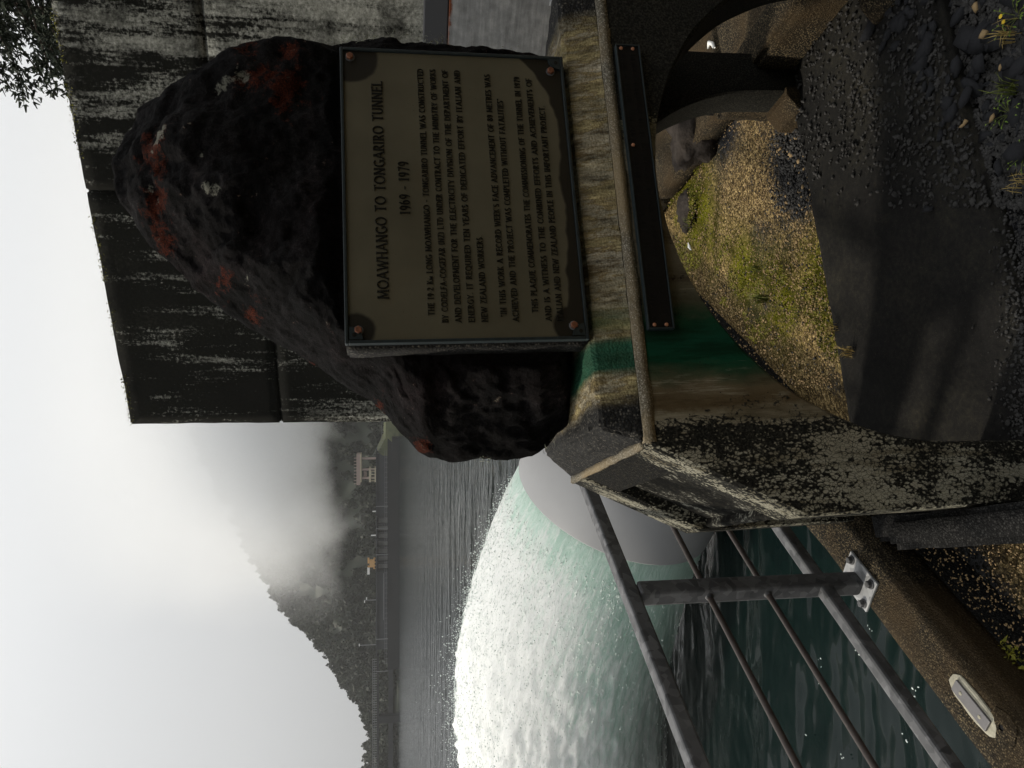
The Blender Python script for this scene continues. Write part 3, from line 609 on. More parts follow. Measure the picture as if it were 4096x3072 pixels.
for ang in (98, 124, 72, 46):
    a = R(ang); rd = -JH*math.sin(a)*1 + JW*math.cos(a); rd = -rd if False else rd
    p = JC + rd*(JR-.10) - JA*.86
    v, f = bar_vf(p-JA*.02, p-JA*.30, .05, .09, rd); lug = link('lug', mesh('lug', v, f), M['white'], t); bevel(lug, .008)
JV, JS = 10.5, .10
def jet_p(th_, d):
    rd = JW*math.cos(th_)+JH*math.sin(th_)
    p = JC+rd*(JR-.03)+JA*d+rd*(JS*d); p = Vector(p); p.z -= 9.8*d*d/2/JV**2; return p, rd
def make_jet():
    nt, nd = 380, 340; ds = np.linspace(-.05, 17, nd)**1.0
    V, UV, FO, CO = [], [], [], []
    for j, d in enumerate(ds):
        for i in range(nt):
            th_ = 2*math.pi*i/nt; p, rd = jet_p(th_, d)
            g = min(1, max(0, d)/5)
            q = Vector((math.cos(th_)*2.2, math.sin(th_)*2.2, d*.35))
            am = .010+.07*g
            am2 = am*(1+1.2*g)
            off = am2*(.45*noise.noise(Vector((q.x*2.3, q.y*2.3, d*.9)))+.4*noise.noise(Vector((q.x*6, q.y*6, d*2.4)))+.4*noise.noise(Vector((q.x*14, q.y*14, d*5))))
            top = math.cos(th_)
            if top > .2: off += g*.05*abs(noise.noise(Vector((q.x*20, q.y*20, d*5))))
            V.append(p+rd*off); UV.append((i/nt, d/6))
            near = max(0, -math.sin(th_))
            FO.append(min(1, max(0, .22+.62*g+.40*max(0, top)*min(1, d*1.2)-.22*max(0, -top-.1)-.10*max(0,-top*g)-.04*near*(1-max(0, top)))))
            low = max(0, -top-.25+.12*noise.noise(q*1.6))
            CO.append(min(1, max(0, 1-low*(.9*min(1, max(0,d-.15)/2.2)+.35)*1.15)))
    Fq = [(j*nt+i, j*nt+(i+1) % nt, (j+1)*nt+(i+1) % nt, (j+1)*nt+i) for j in range(nd-1) for i in range(nt)]
    me = mesh('water_jet', V, Fq, True)
    uvl = me.uv_layers.new(name='UVMap'); li = np.empty(len(me.loops), np.int32); me.loops.foreach_get('vertex_index', li)
    ua = np.array(UV, np.float32)[li]
    lp = np.arange(len(li))//4 % nt                # close the seam
    fix = (lp == nt-1) & (ua[:,0] < .001); ua[fix,0] = 1.0
    uvl.data.foreach_set('uv', ua.ravel())
    for nm, dat in (('foam', FO), ('cover', CO)):
        at = me.attributes.new(nm, 'FLOAT', 'POINT'); at.data.foreach_set('value', dat)
    o = link('water_jet', me, M['jet'], None, 'stuff'); tag(o, 'white and green jet of water bursting from the outlet hood', 'water jet')
make_jet()
ICO = None
def ico():
    global ICO
    if ICO is None:
        bm = bmesh.new(); bmesh.ops.create_icosphere(bm, subdivisions=1, radius=1); bm.verts.ensure_lookup_table()
        ICO = (np.array([v.co[:] for v in bm.verts]), np.array([[v.index for v in f.verts] for f in bm.faces])); bm.free()
    return ICO
def scatter_mesh(name, P, Sz, mat, parent, jitter=.35, flat=.7, kind='stuff', smooth=False):
    iv, it = ico(); n = len(P); P = np.asarray(P); Sz = np.asarray(Sz)
    A = rng.normal(size=(n,3,3)); Qm, _ = np.linalg.qr(A)
    sc = np.stack([rng.uniform(.75,1.3,n), rng.uniform(.6,1.1,n), np.full(n, flat)*rng.uniform(.7,1.2,n)], 1)
    V = iv[None]*(1+jitter*rng.normal(size=(n, len(iv), 1))*.5)*sc[:,None]*Sz[:,None,None]
    # spin about z, then a small tilt so chips lie nearly flat
    a = rng.uniform(0, 6.28, n); ca, sa = np.cos(a), np.sin(a)
    X, Y = V[...,0]*ca[:,None]-V[...,1]*sa[:,None], V[...,0]*sa[:,None]+V[...,1]*ca[:,None]
    tlt = rng.normal(size=(n,2))*.25
    Z = V[...,2]+X*tlt[:,:1]+Y*tlt[:,1:]
    V = np.stack([X,Y,Z],-1)+P[:,None]
    T = (it[None]+(np.arange(n)*len(iv))[:,None,None]).reshape(-1,3)
    return link(name, numpy_mesh(name, V.reshape(-1,3), T, smooth), mat, parent, kind)
# droplets torn off the crest of the jet
P, Sz = [], []
for i in range(30000):
    d = rng.uniform(.3, 15)**1.0; th_ = rng.normal()*.75; p, rd = jet_p(th_, d)
    h = rng.exponential()*(.02+.06*min(1, d/4)); p = p+rd*(h-.01)+Vector(rng.normal(size=3))*.03
    P.append(p[:]); Sz.append(.003+.007*rng.random()**3)
o4 = np.array([(1,0,0),(-1,0,0),(0,1,0),(0,-1,0),(0,0,1),(0,0,-1)], float); of = np.array([(0,2,4),(2,1,4),(1,3,4),(3,0,4),(2,0,5),(1,2,5),(3,1,5),(0,3,5)])
SV = []                               # torn threads of water lying along the flow, over the whole crest and near side
for i in range(9000):
    d = rng.uniform(.05, 1)**1.3*13; th_ = R(rng.normal()*55-25); p, rd = jet_p(th_, d); q, _ = jet_p(th_, d+.05); fl = (q-p).normalized(); tg = fl.cross(rd)
    g = min(1, d/4); c = p+rd*(.005+.05*g*rng.random()**2); l, w_ = rng.uniform(.010,.04)*(1+.5*g), rng.uniform(.002,.0055)
    fl = (fl+tg*rng.normal()*.25+rd*rng.normal()*.1).normalized()
    SV.append(np.array(c)+o4[:,:1]*np.array(fl)*l+o4[:,1:2]*np.array(tg)*w_+o4[:,2:]*np.array(rd)*w_)
SV = np.array(SV); T = (of[None]+(np.arange(len(SV))*6)[:,None,None]).reshape(-1,3)
o = link('spray_threads', numpy_mesh('spray_threads', SV.reshape(-1,3), T), M['foam'], None, 'stuff'); tag(o, 'white threads of spray on the face of the jet', 'spray')
o = scatter_mesh('spray_droplets', P, Sz, M['foam'], None, .2, 1.0); tag(o, 'white droplets flung off the top of the jet', 'spray')
# scraps of foam on the dark water below the railing
P, Sz = [], []
for i in range(9):
    u, v_ = rng.uniform(0, 150), rng.uniform(770, 960); p = at_z(u, v_, WATER+.03)
    if p.x*RN.x+p.y*RN.y > KO-.2: continue
    c = Vector(p)
    for k in range(rng.integers(1, 5)):
        q = c+Vector(rng.normal(size=3))*.035; P.append((q.x, q.y, WATER+.045)); Sz.append(rng.uniform(.004,.011))
o = scatter_mesh('foam_flecks', P, Sz, M['foam'], None, .4, .4); tag(o, 'white foam flecks on the dark water under the railing', 'foam')

# ---------------------------------------------------------------- memorial pedestal (a piece of tunnel lining stood on end)
S0, AR, AZ, TOP = 1.10, .79, .167, 1.08
HT, HS, ZS = .764, .972, .668        # half widths of the flat top and of the legs, height of the shoulder foot
ped = thing('memorial_pedestal', 'stained concrete arch pedestal of tunnel lining carrying the boulder', 'pedestal'); ped.matrix_world = ROOT
def rib(w0, w1):
    outer_poly = [(-HS,AZ),(-HS,ZS),(-HT,TOP),(HT,TOP),(HS,ZS),(HS,AZ)]
    angs = sorted(set(list(np.linspace(math.pi, 0, 81)) + [math.atan2(z-AZ, x) for x, z in outer_poly]), reverse=True)
    def outer(a):
        d = (math.cos(a), math.sin(a)); best = None
        for (x0, z0), (x1, z1) in zip(outer_poly[:-1], outer_poly[1:]):
            z0_, z1_ = z0-AZ, z1-AZ; den = d[0]*(z1_-z0_)-d[1]*(x1-x0)
            if abs(den) < 1e-9: continue
            t = (x0*(z1_-z0_)-z0_*(x1-x0))/den; q = ((t*d[0]-x0)*(x1-x0)+(t*d[1]-z0_)*(z1_-z0_))/((x1-x0)**2+(z1_-z0_)**2)
            if t > 0 and -1e-6 <= q <= 1+1e-6: best = t if best is None else min(best, t)
        return (d[0]*best, AZ+d[1]*best)
    inn = [(-AR-.01,-.16)]+[(AR*math.cos(a), AZ+AR*math.sin(a)) for a in angs]+[(AR+.01,-.16)]
    out = [(-HS,-.16)]+[outer(a) for a in angs]+[(HS,-.16)]
    K = 5; V = []; n = len(inn)
    ring = []
    for i in range(n):            # loop round the section: front face (inner->outer), outer side, back face, inner side
        (xi, zi), (xo, zo) = inn[i], out[i]; sec = []
        ch = .010
        for k in range(K+1):
            t = k/K; t = t*(1-2*.03)+.03 if True else t
            sec.append((xi+(xo-xi)*t, w0, zi+(zo-zi)*t))
        sec.append((xo, w0+ch, zo)); sec.append((xo, (w0+w1)/2, zo)); sec.append((xo, w1-ch, zo))
        for k in range(K, -1, -1):
            t = k/K*(1-.06)+.03; sec.append((xi+(xo-xi)*t, w1, zi+(zo-zi)*t))
        sec.append((xi, w1-ch, zi)); sec.append((xi, (w0+w1)/2, zi)); sec.append((xi, w0+ch, zi))
        ring.append(sec)
    m = len(ring[0])
    for sec in ring:
        for x, y, z in sec:
            p = Vector((x+S0, y, z)); q = noise.noise(p*7)*.0035+noise.noise(p*22)*.0018
            V.append((p.x, p.y+(q if y < (w0+w1)/2 else -q), p.z+q*.6))
    Fc = [(i*m+k, (i+1)*m+k, (i+1)*m+(k+1) % m, i*m+(k+1) % m) for i in range(n-1) for k in range(m)]
    Fc += [tuple(range(m)), tuple(range((n-1)*m, n*m))[::-1]]
    o = link('arch_rib', mesh('arch_rib', V, Fc, True), M['lining'], ped); e = o.modifiers.new('split', 'EDGE_SPLIT'); e.split_angle = R(32); return o
W0, W1, W2, W3 = 1.874, 2.031, 2.552, 2.708
rib(W0, W1); rib(W2, W3)
rough_box('crown_slab', S0-HT+.004, S0+HT-.004, W1+.002, W2-.002, .965, TOP-.006, M['lining'], ped, .06, .003, .004)
rough_box('edge_strip', S0-HT+.004, S0+HT-.004, W0-.0035, W0+.03, TOP-.030, TOP+.003, M['arris'], ped, .02, .002, .004, 18)
rough_box('edge_strip', S0-HT-.004, S0-HT+.022, W0+.032, W3-.01, TOP-.010, TOP+.006, M['arris'], ped, .02, .004, .003, 22)
for sg in (-1, 1):              # shoulders between the ribs: a flush upper band and a sunk panel below it
    def P(t, off): # t down the slope, off = depth below the outer face
        x, z = HT+(HS-HT)*t, TOP+(ZS-TOP)*t; L = math.hypot(HS-HT, TOP-ZS); nx, nz = (TOP-ZS)/L, (HS-HT)/L
        return sg*(x-nx*off)+S0, z-nz*off
    for nm, t0, t1, a, b in (('shoulder_band', .0, .298, .004, .09), ('sunk_panel', .30, 1.0, .045, .10), ('panel_lip', 1.002, 1.06, .02, .09)):
        q = [P(t0,a), P(t1,a), P(t1,b), P(t0,b)]; V = [(x, W1+.002, z) for x, z in q]+[(x, W2-.002, z) for x, z in q]
        o = link(nm, mesh(nm, V, [(0,3,2,1),(4,5,6,7),(0,1,5,4),(1,2,6,5),(2,3,7,6),(3,0,4,7)] if sg < 0 else [(0,1,2,3),(7,6,5,4),(4,5,1,0),(5,6,2,1),(6,7,3,2),(7,4,0,3)]), M['crust'] if nm != 'shoulder_band' else M['agg'], ped); bevel(o, .006)
    # base beam along the depth, under the legs
    w_hi, w_lo = (2.24, .9) if sg < 0 else (2.95, 2.034)
    xa, xb = sorted((S0+sg*(.976 if sg < 0 else .90), S0+sg*1.078)); rough_box('base_beam', xa, xb, w_lo, w_hi, -.12, .19, M['beam'] if sg < 0 else M['kerb'], ped, .04, .005, .02, 8)
    for wa, wb in ((W0-.012, W1+.012), (W2-.012, W3+.012))[1 if sg < 0 else 0:]:   # wedge-shaped feet
        i0, i1 = S0+sg*(AR+.02), S0+sg*(AR-.085); V = []
        for w in (wa, wb): V += [(i0, w, -.06), (i1, w, -.06), (i1, w, .022), (S0+sg*(AR-.02), w, .065), (i0, w, .065)]
        Fc = [(0,1,2,3,4),(9,8,7,6,5),(0,5,6,1),(1,6,7,2),(2,7,8,3),(3,8,9,4),(4,9,5,0)]
        o = link('foot', mesh('foot', V, [q[::-1] for q in Fc] if sg > 0 else Fc), M['kerb'], ped); bevel(o, .006)
rough_box('stub_block', S0-1.05, S0-.95, 2.27, 2.44, -.08, .10, M['beam'], ped, .04, .005, .015)
# mortar bed on top: a low frustum cut back at the right rear
def make_cap():
    bot = [(S0-HT+.014, W0+.012),(S0+HT-.01, W0+.012),(S0+HT-.01, 2.45),(S0+HT-.3, W3-.01),(S0-HT+.014, W3-.01)]
    top = [(S0-HT+.055, W0+.050),(S0+HT-.05, W0+.050),(S0+.55, 2.22),(S0+.40, 2.60),(S0-HT+.10, 2.64)]
    bm = bmesh.new(); b = [bm.verts.new((x, y, TOP-.004)) for x, y in bot]; tp = [bm.verts.new((x, y, TOP+.108)) for x, y in top]
    for i in range(5): bm.faces.new((b[i], b[(i+1) % 5], tp[(i+1) % 5], tp[i]))
    bm.faces.new(tp); bm.faces.new(b[::-1])
    bmesh.ops.bevel(bm, geom=list(bm.edges), offset=.008, segments=2, affect='EDGES')
    for ax, lo, hi, n in ((0, .3, 1.9, 60), (1, 1.86, 2.72, 34), (2, TOP-.01, TOP+.11, 8)):
        for i in range(1, n):
            pt = [0,0,0]; pt[ax] = lo+(hi-lo)*i/n; no = [0,0,0]; no[ax] = 1
            bmesh.ops.bisect_plane(bm, geom=list(bm.verts)+list(bm.edges)+list(bm.faces), plane_co=pt, plane_no=no)
    bm.normal_update()
    for q in bm.verts: q.co += q.normal*(.006*noise.noise(q.co*9)+.004*noise.noise(q.co*30)+.002*noise.noise(q.co*80))
    me = bpy.data.meshes.new('mortar_bed'); bm.to_mesh(me); bm.free(); me.polygons.foreach_set('use_smooth', [True]*len(me.polygons))
    link('mortar_bed', me, M['cap'], ped)
make_cap()
o = rough_box('stone_post', S0+.925, S0+1.068, 2.815, 2.945, .186, .95, M['beam'], None, .05, .005, .012); o.matrix_world = ROOT
tag(o, 'dark concrete post seen through the arch at its right rear', 'post')
sl_ = rough_box('base_slab', .13, 2.02, 1.78, 2.60, -.10, .010, M['slab'], None, .03, .006, .014, 7); sl_.matrix_world = ROOT
for q in sl_.data.vertices: q.co.z -= sag(q.co)
tag(sl_, 'dark cracked concrete slab on the ground under the arch', 'slab')

# ---------------------------------------------------------------- boulder
def outline():
    z1 = [(55,500),(75,440),(100,380),(130,330),(180,280),(230,235),(320,205),(380,180),(440,165),(500,140),(560,115),(640,95),(700,70),(760,55),(850,62),(900,55),(960,42),(1060,38),(1106,55)]
    z2 = [(52,520),(60,600),(75,640),(105,700),(150,770),(185,815),(250,870),(330,950),(400,1010),(470,1060),(540,1110),(640,1165),(720,1210),(800,1255),(870,1310),(930,1350),(1000,1390),(1060,1440),(1100,1500)]
    d1 = [(955,92),(1000,97),(1040,101),(1090,116),(1150,122),(1200,127),(1240,150)]
    d2 = [(880,950),(905,975),(930,988),(980,998),(1050,990),(1110,992),(1150,985),(1180,968),(1205,940),(1232,915),(1246,880)]
    a = [(768-(100+1.085*y)/4, (400+1.085*x)/4) for x, y in z1]; b = [(768-(100+1.085*y)/4, (400+1.085*x)/4) for x, y in z2]
    k = 1024/2212; c = [(768-k*y, k*x) for x, y in d1]; d = [(768-k*y, k*x) for x, y in d2]
    return a+c, b+d           # right side from the top down, left side from the top down
WC = 2.26
def make_boulder():
    rs_, ls_ = outline(); zb = TOP+.10
    PTS = []
    for wp in (WC, 2.03):
        pts = [hit_w(u, v_, wp) for u, v_ in ls_[::-1]] + [hit_w(u, v_, wp) for u, v_ in rs_]
        PTS.append([(p.x, max(p.z, zb-.01)) for p in pts] + [(1.45, zb-.02),(1.1, zb-.02),(.7, zb-.02)])
    cx, cz = 1.10, 1.62; N = 400
    ang = np.linspace(0, 2*math.pi, N, endpoint=False); RAD = []
    for pts in PTS:
        P2 = np.array(pts+[pts[0]]); rad = np.zeros(N)
        for i, a in enumerate(ang):
            d = (math.cos(a), math.sin(a)); best = 0
            for (x0, z0), (x1, z1_) in zip(P2[:-1], P2[1:]):
                ex, ez = x1-x0, z1_-z0; den = d[0]*ez-d[1]*ex
                if abs(den) < 1e-9: continue
                t = ((x0-cx)*ez-(z0-cz)*ex)/den; q = ((x0-cx)*d[1]-(z0-cz)*d[0])/den
                if t > 0 and -1e-6 <= q <= 1+1e-6: best = max(best, t)
            rad[i] = best if best > 0 else rad[i-1]
        RAD.append(rad)
    bl = np.clip((np.cos(ang)-.15)/.5, 0, 1)*np.clip((np.sin(ang)*-1+.75)/.3, 0, 1); bl = bl*bl*(3-2*bl)
    rad = RAD[0]*(1-bl)+RAD[1]*bl; WCA = WC*(1-bl)+2.03*bl
    NR = 100; V, Fc = [], []
    def put(i, rho, side):
        a = ang[i]; x, z = cx+math.cos(a)*rad[i]*rho, cz+math.sin(a)*rad[i]*rho
        kk = float(np.interp(a % (2*math.pi), KA, KV)); q_ = (1-rho)*kk; dep = q_ if q_ < .85 else 1-.15*math.exp(-(q_-.85)/.15); dep = min(1, dep)**.85
        if side < 0:
            slope = .06*max(0, z-1.9)/.5       # the face leans back towards the top
            wc = WCA[i]; w = wc-(.30-slope*1.6)*dep*(1-.75*(WC-wc)/.23)
            # a step of rock below and left of the plaque
            if x < .60 and z < 1.62: w += .05*min(1, (.60-x)/.1)*min(1, (1.62-z)/.1)*(1-rho**8)
        else: w = WCA[i]+(.30+WC-WCA[i])*(1-rho**3)**(1/2)
        p = Vector((x, w, z)); edge = 1-.55*rho**6
        n1 = noise.noise(p*2.4+Vector((7,3,1))); n2 = noise.noise(p*6+Vector((1,5,2))); n3 = noise.noise(p*16); n4 = noise.noise(p*42)
        rg = abs(noise.noise(p*4.5+Vector((3,3,9))))
        rid = noise.ridged_multi_fractal(p*2.6+Vector((2,8,4)), .9, 2.1, 5, 1.0, 2.0); cell = noise.voronoi(p*7+Vector((n1,n2,n3))*.8)[0]
        disp = .045*n1+.016*n2-.045*rg+.013*n3+.010*n4-.030*(rid-.9)+.022*(cell[1]-cell[0]-.25)
        w += disp*edge*(-1 if side < 0 else 1)
        rr = 1+(.012*n3+.008*n4)*(rho**2)
        x, z = cx+(x-cx)*rr, cz+(z-cz)*rr
        if side < 0:                        # the pad behind the plaque is let into the face
            mx, mz = max(.60-x, x-1.55, 0), max(1.17-z, z-1.86, 0); dd = math.hypot(mx, mz)
            if dd < .08: w = max(w, 2.0-.9*dd)
            w = max(w, 1.93)
        return (x, w, z)
    KA = [R(x) for x in (0,20,45,75,78,100,103,125,128,150,153,178,181,205,208,230,260,300,340,360)]; KV = [9,8,6,4.2,3.2,3.4,4.6,4.2,5.6,6.2,5.2,5.0,3.6,3.4,4.6,6,9,9,9,9]
    V.append(put(0, 0, -1)); fr = []
    for r in range(1, NR+1):
        rho = (r/NR)**.8; fr.append(len(V)); V += [put(i, rho, -1) for i in range(N)]
    bk = []
    for r in range(1, 16):
        rho = 1-r/16; bk.append(len(V)); V += [put(i, rho, 1) for i in range(N)]
    rings = fr+bk; Fc += [(0, rings[0]+i, rings[0]+(i+1) % N) for i in range(N)]
    for a, b in zip(rings[:-1], rings[1:]): Fc += [(a+i, b+i, b+(i+1) % N, a+(i+1) % N) for i in range(N)]
    Fc.append(tuple(rings[-1]+i for i in range(N)))
    me = mesh('boulder', V, Fc, True); bm = bmesh.new(); bm.from_mesh(me); bmesh.ops.recalc_face_normals(bm, faces=bm.faces); bm.to_mesh(me); bm.free()
    return V, me, rings, N
bV, bme, brings, bN = make_boulder()
bo = thing('boulder', 'huge dark boulder with orange lichen holding the plaque on the pedestal', 'boulder'); bo.matrix_world = ROOT
link('stone', bme, M['rock'], bo)
# little lichens and moss on the boulder's edge
rim = [Vector(bV[brings[99]+i]) for i in range(bN)]
Q = []
for i in range(bN):
    p = rim[i]
    ok = (p.x > 1.5 and 1.2 < p.z < 1.95) or (p.x < .42 and p.z < 1.55)
    if not ok or noise.noise(p*11) < .12: continue
    for k in range(9):
        c = np.array(p)+rng.normal(size=3)*np.array([.008,.02,.012]); d = rng.normal(size=3); d /= np.linalg.norm(d); n2 = np.cross(d, rng.normal(size=3)); n2 /= np.linalg.norm(n2)
        Q.append(np.stack([c-n2*.0012, c+n2*.0012, c+d*rng.uniform(.008,.022)]))
V = np.concatenate(Q); link('lichen', numpy_mesh('lichen', V, np.arange(len(V)).reshape(-1,3)), simple('grey_lichen', (.22,.23,.17), .9, .2), bo, 'stuff')

# ---------------------------------------------------------------- lettering: a small flared serif alphabet made of strokes
def arc(cx, cy, rx, ry, a0, a1, n=9): return [(cx+rx*math.cos(R(a0+(a1-a0)*i/n)), cy+ry*math.sin(R(a0+(a1-a0)*i/n))) for i in range(n+1)]
def L(*p): return list(p)
G = {
'A': (.86, [L((.02,0),(.43,1)), L((.43,1),(.84,0)), L((.18,.34),(.68,.34))]), 'B': (.62, [L((.1,0),(.1,1)), [(.1,1)]+arc(.3,.76,.24,.24,90,-90)+[(.1,.52)], [(.1,.52)]+arc(.32,.26,.28,.26,90,-90)+[(.1,0)]]),
'C': (.76, [arc(.46,.5,.42,.5,48,312,14)]), 'D': (.80, [L((.1,0),(.1,1)), [(.1,1)]+arc(.3,.5,.46,.5,90,-90,12)+[(.1,0)]]),
'E': (.58, [L((.1,0),(.1,1)), L((.1,1),(.55,1)), L((.1,.52),(.48,.52)), L((.1,0),(.56,0))]), 'F': (.55, [L((.1,0),(.1,1)), L((.1,1),(.53,1)), L((.1,.5),(.46,.5))]),
'G': (.82, [arc(.46,.5,.42,.5,48,320,14), L((.78,.42),(.78,.1)), L((.56,.42),(.80,.42))]), 'H': (.80, [L((.1,0),(.1,1)), L((.7,0),(.7,1)), L((.1,.52),(.7,.52))]),
'I': (.24, [L((.12,0),(.12,1))]), 'J': (.40, [[(.28,1),(.28,.15)]+arc(.14,.1,.14,.16,0,-120,5)]), 'K': (.72, [L((.1,0),(.1,1)), L((.1,.45),(.62,1)), L((.26,.58),(.70,0))]),
'L': (.55, [L((.1,0),(.1,1)), L((.1,0),(.54,0))]), 'M': (.98, [L((.06,0),(.14,1)), L((.14,1),(.49,.12)), L((.49,.12),(.84,1)), L((.84,1),(.92,0))]),
'N': (.82, [L((.1,0),(.1,1)), L((.1,1),(.72,0)), L((.72,0),(.72,1))]), 'O': (.94, [arc(.47,.5,.43,.5,0,360,20)]), 'P': (.60, [L((.1,0),(.1,1)), [(.1,1)]+arc(.28,.74,.28,.26,90,-90)+[(.1,.48)]]),
'Q': (.94, [arc(.47,.5,.43,.5,0,360,20), L((.5,.2),(.95,-.18))]), 'R': (.68, [L((.1,0),(.1,1)), [(.1,1)]+arc(.28,.75,.26,.25,90,-90)+[(.1,.5)], L((.28,.5),(.66,0))]),
'S': (.52, [arc(.27,.75,.21,.25,40,230,9)+[(.30,.50)]+arc(.25,.25,.23,.25,60,-140,9)]), 'T': (.70, [L((.35,0),(.35,1)), L((.02,1),(.68,1))]),
'U': (.78, [[(.1,1),(.1,.35)]+arc(.39,.33,.29,.33,180,360,10)+[(.68,1)]]), 'V': (.80, [L((.02,1),(.40,0)), L((.40,0),(.78,1))]), 'W': (1.16, [L((.02,1),(.31,0)), L((.31,0),(.58,.95)), L((.58,.95),(.85,0)), L((.85,0),(1.14,1))]),
'X': (.74, [L((.04,0),(.70,1)), L((.04,1),(.70,0))]), 'Y': (.72, [L((.02,1),(.36,.48)), L((.70,1),(.36,.48)), L((.36,.48),(.36,0))]), 'Z': (.68, [L((.06,1),(.62,1)), L((.62,1),(.06,0)), L((.06,0),(.64,0))]),
'1': (.40, [L((.22,0),(.22,1)), L((.22,1),(.06,.84))]), '2': (.58, [arc(.28,.72,.22,.28,150,-30,8)+[(.06,.02)], L((.06,.02),(.54,.02))]), '9': (.58, [arc(.29,.68,.22,.32,0,360,14), [(.51,.68)]+arc(.22,.62,.29,.66,0,-75,7)]),
'6': (.58, [arc(.29,.32,.22,.32,0,360,14), [(.07,.32)]+arc(.36,.38,.29,.66,180,105,7)]), '7': (.54, [L((.05,1),(.50,1)), L((.50,1),(.20,-.12))]), '8': (.56, [arc(.28,.75,.19,.25,0,360,14), arc(.28,.25,.24,.25,0,360,14)]),
'-': (.42, [L((.06,.42),(.36,.42))]), '.': (.22, [L((.06,.05),(.15,.05))]), '(': (.30, [arc(.36,.45,.26,.62,125,235,7)]), ')': (.30, [arc(-.06,.45,.26,.62,55,-55,7)]), "'": (.16, [L((.08,1),(.06,.78))]), '"': (.30, [L((.07,1),(.05,.78)), L((.21,1),(.19,.78))]),
'm': (.62, [L((.08,0),(.08,.5)), L((.08,.5),(.31,.08)), L((.31,.08),(.54,.5)), L((.54,.5),(.54,0))]), '~': (.2, [L((.06,.42),(.14,.42))]),
}
def text_vf(txt, x0, x1, z, cap, depth=.004, wt=.15, space=.55, gap=.12):
    tot = sum((G[c][0]+gap) if c != ' ' else space for c in txt); sx_ = (x1-x0)/(tot*cap) if x1 else 1
    V, Fc = [], []; x = 0
    def seg(a, b, w):
        ax, az, bx, bz = a[0], a[1], b[0], b[1]; dx, dz_ = bx-ax, bz-az; l = math.hypot(dx, dz_)
        if l < 1e-5: return
        nx, nz = -dz_/l*w/2, dx/l*w/2; ex, ez = dx/l*w*.25, dz_/l*w*.25
        q = [(ax-ex-nx, az-ez-nz), (bx+ex-nx, bz+ez-nz), (bx+ex+nx, bz+ez+nz), (ax-ex+nx, az-ez+nz)]
        o = len(V)
        for y in (.0015, -depth):
            for qx, qz in q: V.append((x0+(x+qx)*cap*sx_, y, z+qz*cap))
        Fc.extend([(o+4,o+5,o+6,o+7),(o,o+1,o+5,o+4),(o+1,o+2,o+6,o+5),(o+2,o+3,o+7,o+6),(o+3,o,o+4,o+7)])
    for c in txt:
        if c == ' ': x += space; continue
        wd, strokes = G[c]
        for st_ in strokes:
            for a, b in zip(st_[:-1], st_[1:]):
                dx, dz_ = b[0]-a[0], b[1]-a[1]; vert = abs(dz_)/(abs(dx)+abs(dz_)+1e-9); thin = dx*dz_ > 0 and len(st_) == 2 and vert < .92
                seg(a, b, wt*(.62+.5*vert)*(.72 if thin else 1))
            for e in (st_[0], st_[-1]):
                o2 = st_[1] if e is st_[0] else st_[-2]
                if c not in "-.~'\"()" and (abs(e[1]) < .02 or abs(e[1]-1) < .02) and abs(o2[0]-e[0]) < .45*abs(o2[1]-e[1])+1e-6 and len(st_) <= 14: seg((e[0]-.12, e[1]), (e[0]+.12, e[1]), wt*.42)
                elif c in 'EFLTZ27' and abs(o2[1]-e[1]) < .01 and e[0] > .4: seg((e[0], e[1]-.07), (e[0], e[1]+.07), wt*.5)
        x += wd+gap
    return V, Fc

# ---------------------------------------------------------------- bronze plaque on its mortar pad
PW, PH = .876, .646
pl = thing('bronze_plaque', 'tarnished bronze plaque with raised capital lettering bolted to the boulder', 'plaque')
pl.matrix_world = ROOT @ Matrix.Translation((1.073, 1.905, 1.198))
hw = PW/2
box('plate', -hw+.008, hw-.008, 0, .016, .008, PH-.008, M['plaque'], pl, .002)
for nm, a in (('rim', (-hw, hw, -.006, .016, 0, .009)), ('rim', (-hw, hw, -.006, .016, PH-.009, PH)), ('rim', (-hw, -hw+.009, -.006, .016, .0092, PH-.0092)), ('rim', (hw-.009, hw, -.006, .016, .0092, PH-.0092))): box(nm, *a, M['rim'], pl, .002)
o = rough_box('mortar_pad', -hw-.006, hw+.002, .0165, .105, -.006, PH-.002, M['cap'], pl, .03, .004, .006)
for cx, cz in ((-hw+.011, PH-.011), (-hw+.011, .011), (hw-.011, .011)):       # quarter-round lugs in three corners
    V, Fc = [], []; sg1, sg2 = (1 if cx < 0 else -1), (1 if cz < .3 else -1); n = 10
    for y in (.0, -.007):
        V.append((cx, y, cz))
        for i in range(n+1): a = R(90*i/n); V.append((cx+sg1*.034*math.cos(a), y, cz+sg2*.034*math.sin(a)))
    k = n+2; Fc = [tuple(range(k, 2*k))]+[(i, i+1, k+i+1, k+i) for i in range(1, n+1)]
    lg = link('corner_lug', mesh('corner_lug', V, Fc), M['rim'], pl)
    hv, hf = tube_vf([(cx+sg1*.012, -.0075, cz+sg2*.012), (cx+sg1*.012, -.0085, cz+sg2*.012)], [.006,.005], 12); link('screw_hole', mesh('screw_hole', hv, hf), M['letter'], lg)
for cx, cz in ((-.402,.612),(.408,.618),(-.398,.040),(.388,.040)):
    v1, f1 = tube_vf([(cx,.001,cz),(cx,-.003,cz)], [.013,.013], 18); v2, f2 = tube_vf([(cx,-.003,cz),(cx,-.010,cz),(cx,-.012,cz)], [.0105,.0105,.0085], 6)
    b = link('bolt', mesh('bolt', v2, f2), M['bolt'], pl); link('washer', mesh('washer', v1, f1), M['galv'], b)
zf = lambda q: PH*(1-q)
xf = lambda q: -hw+PW*q
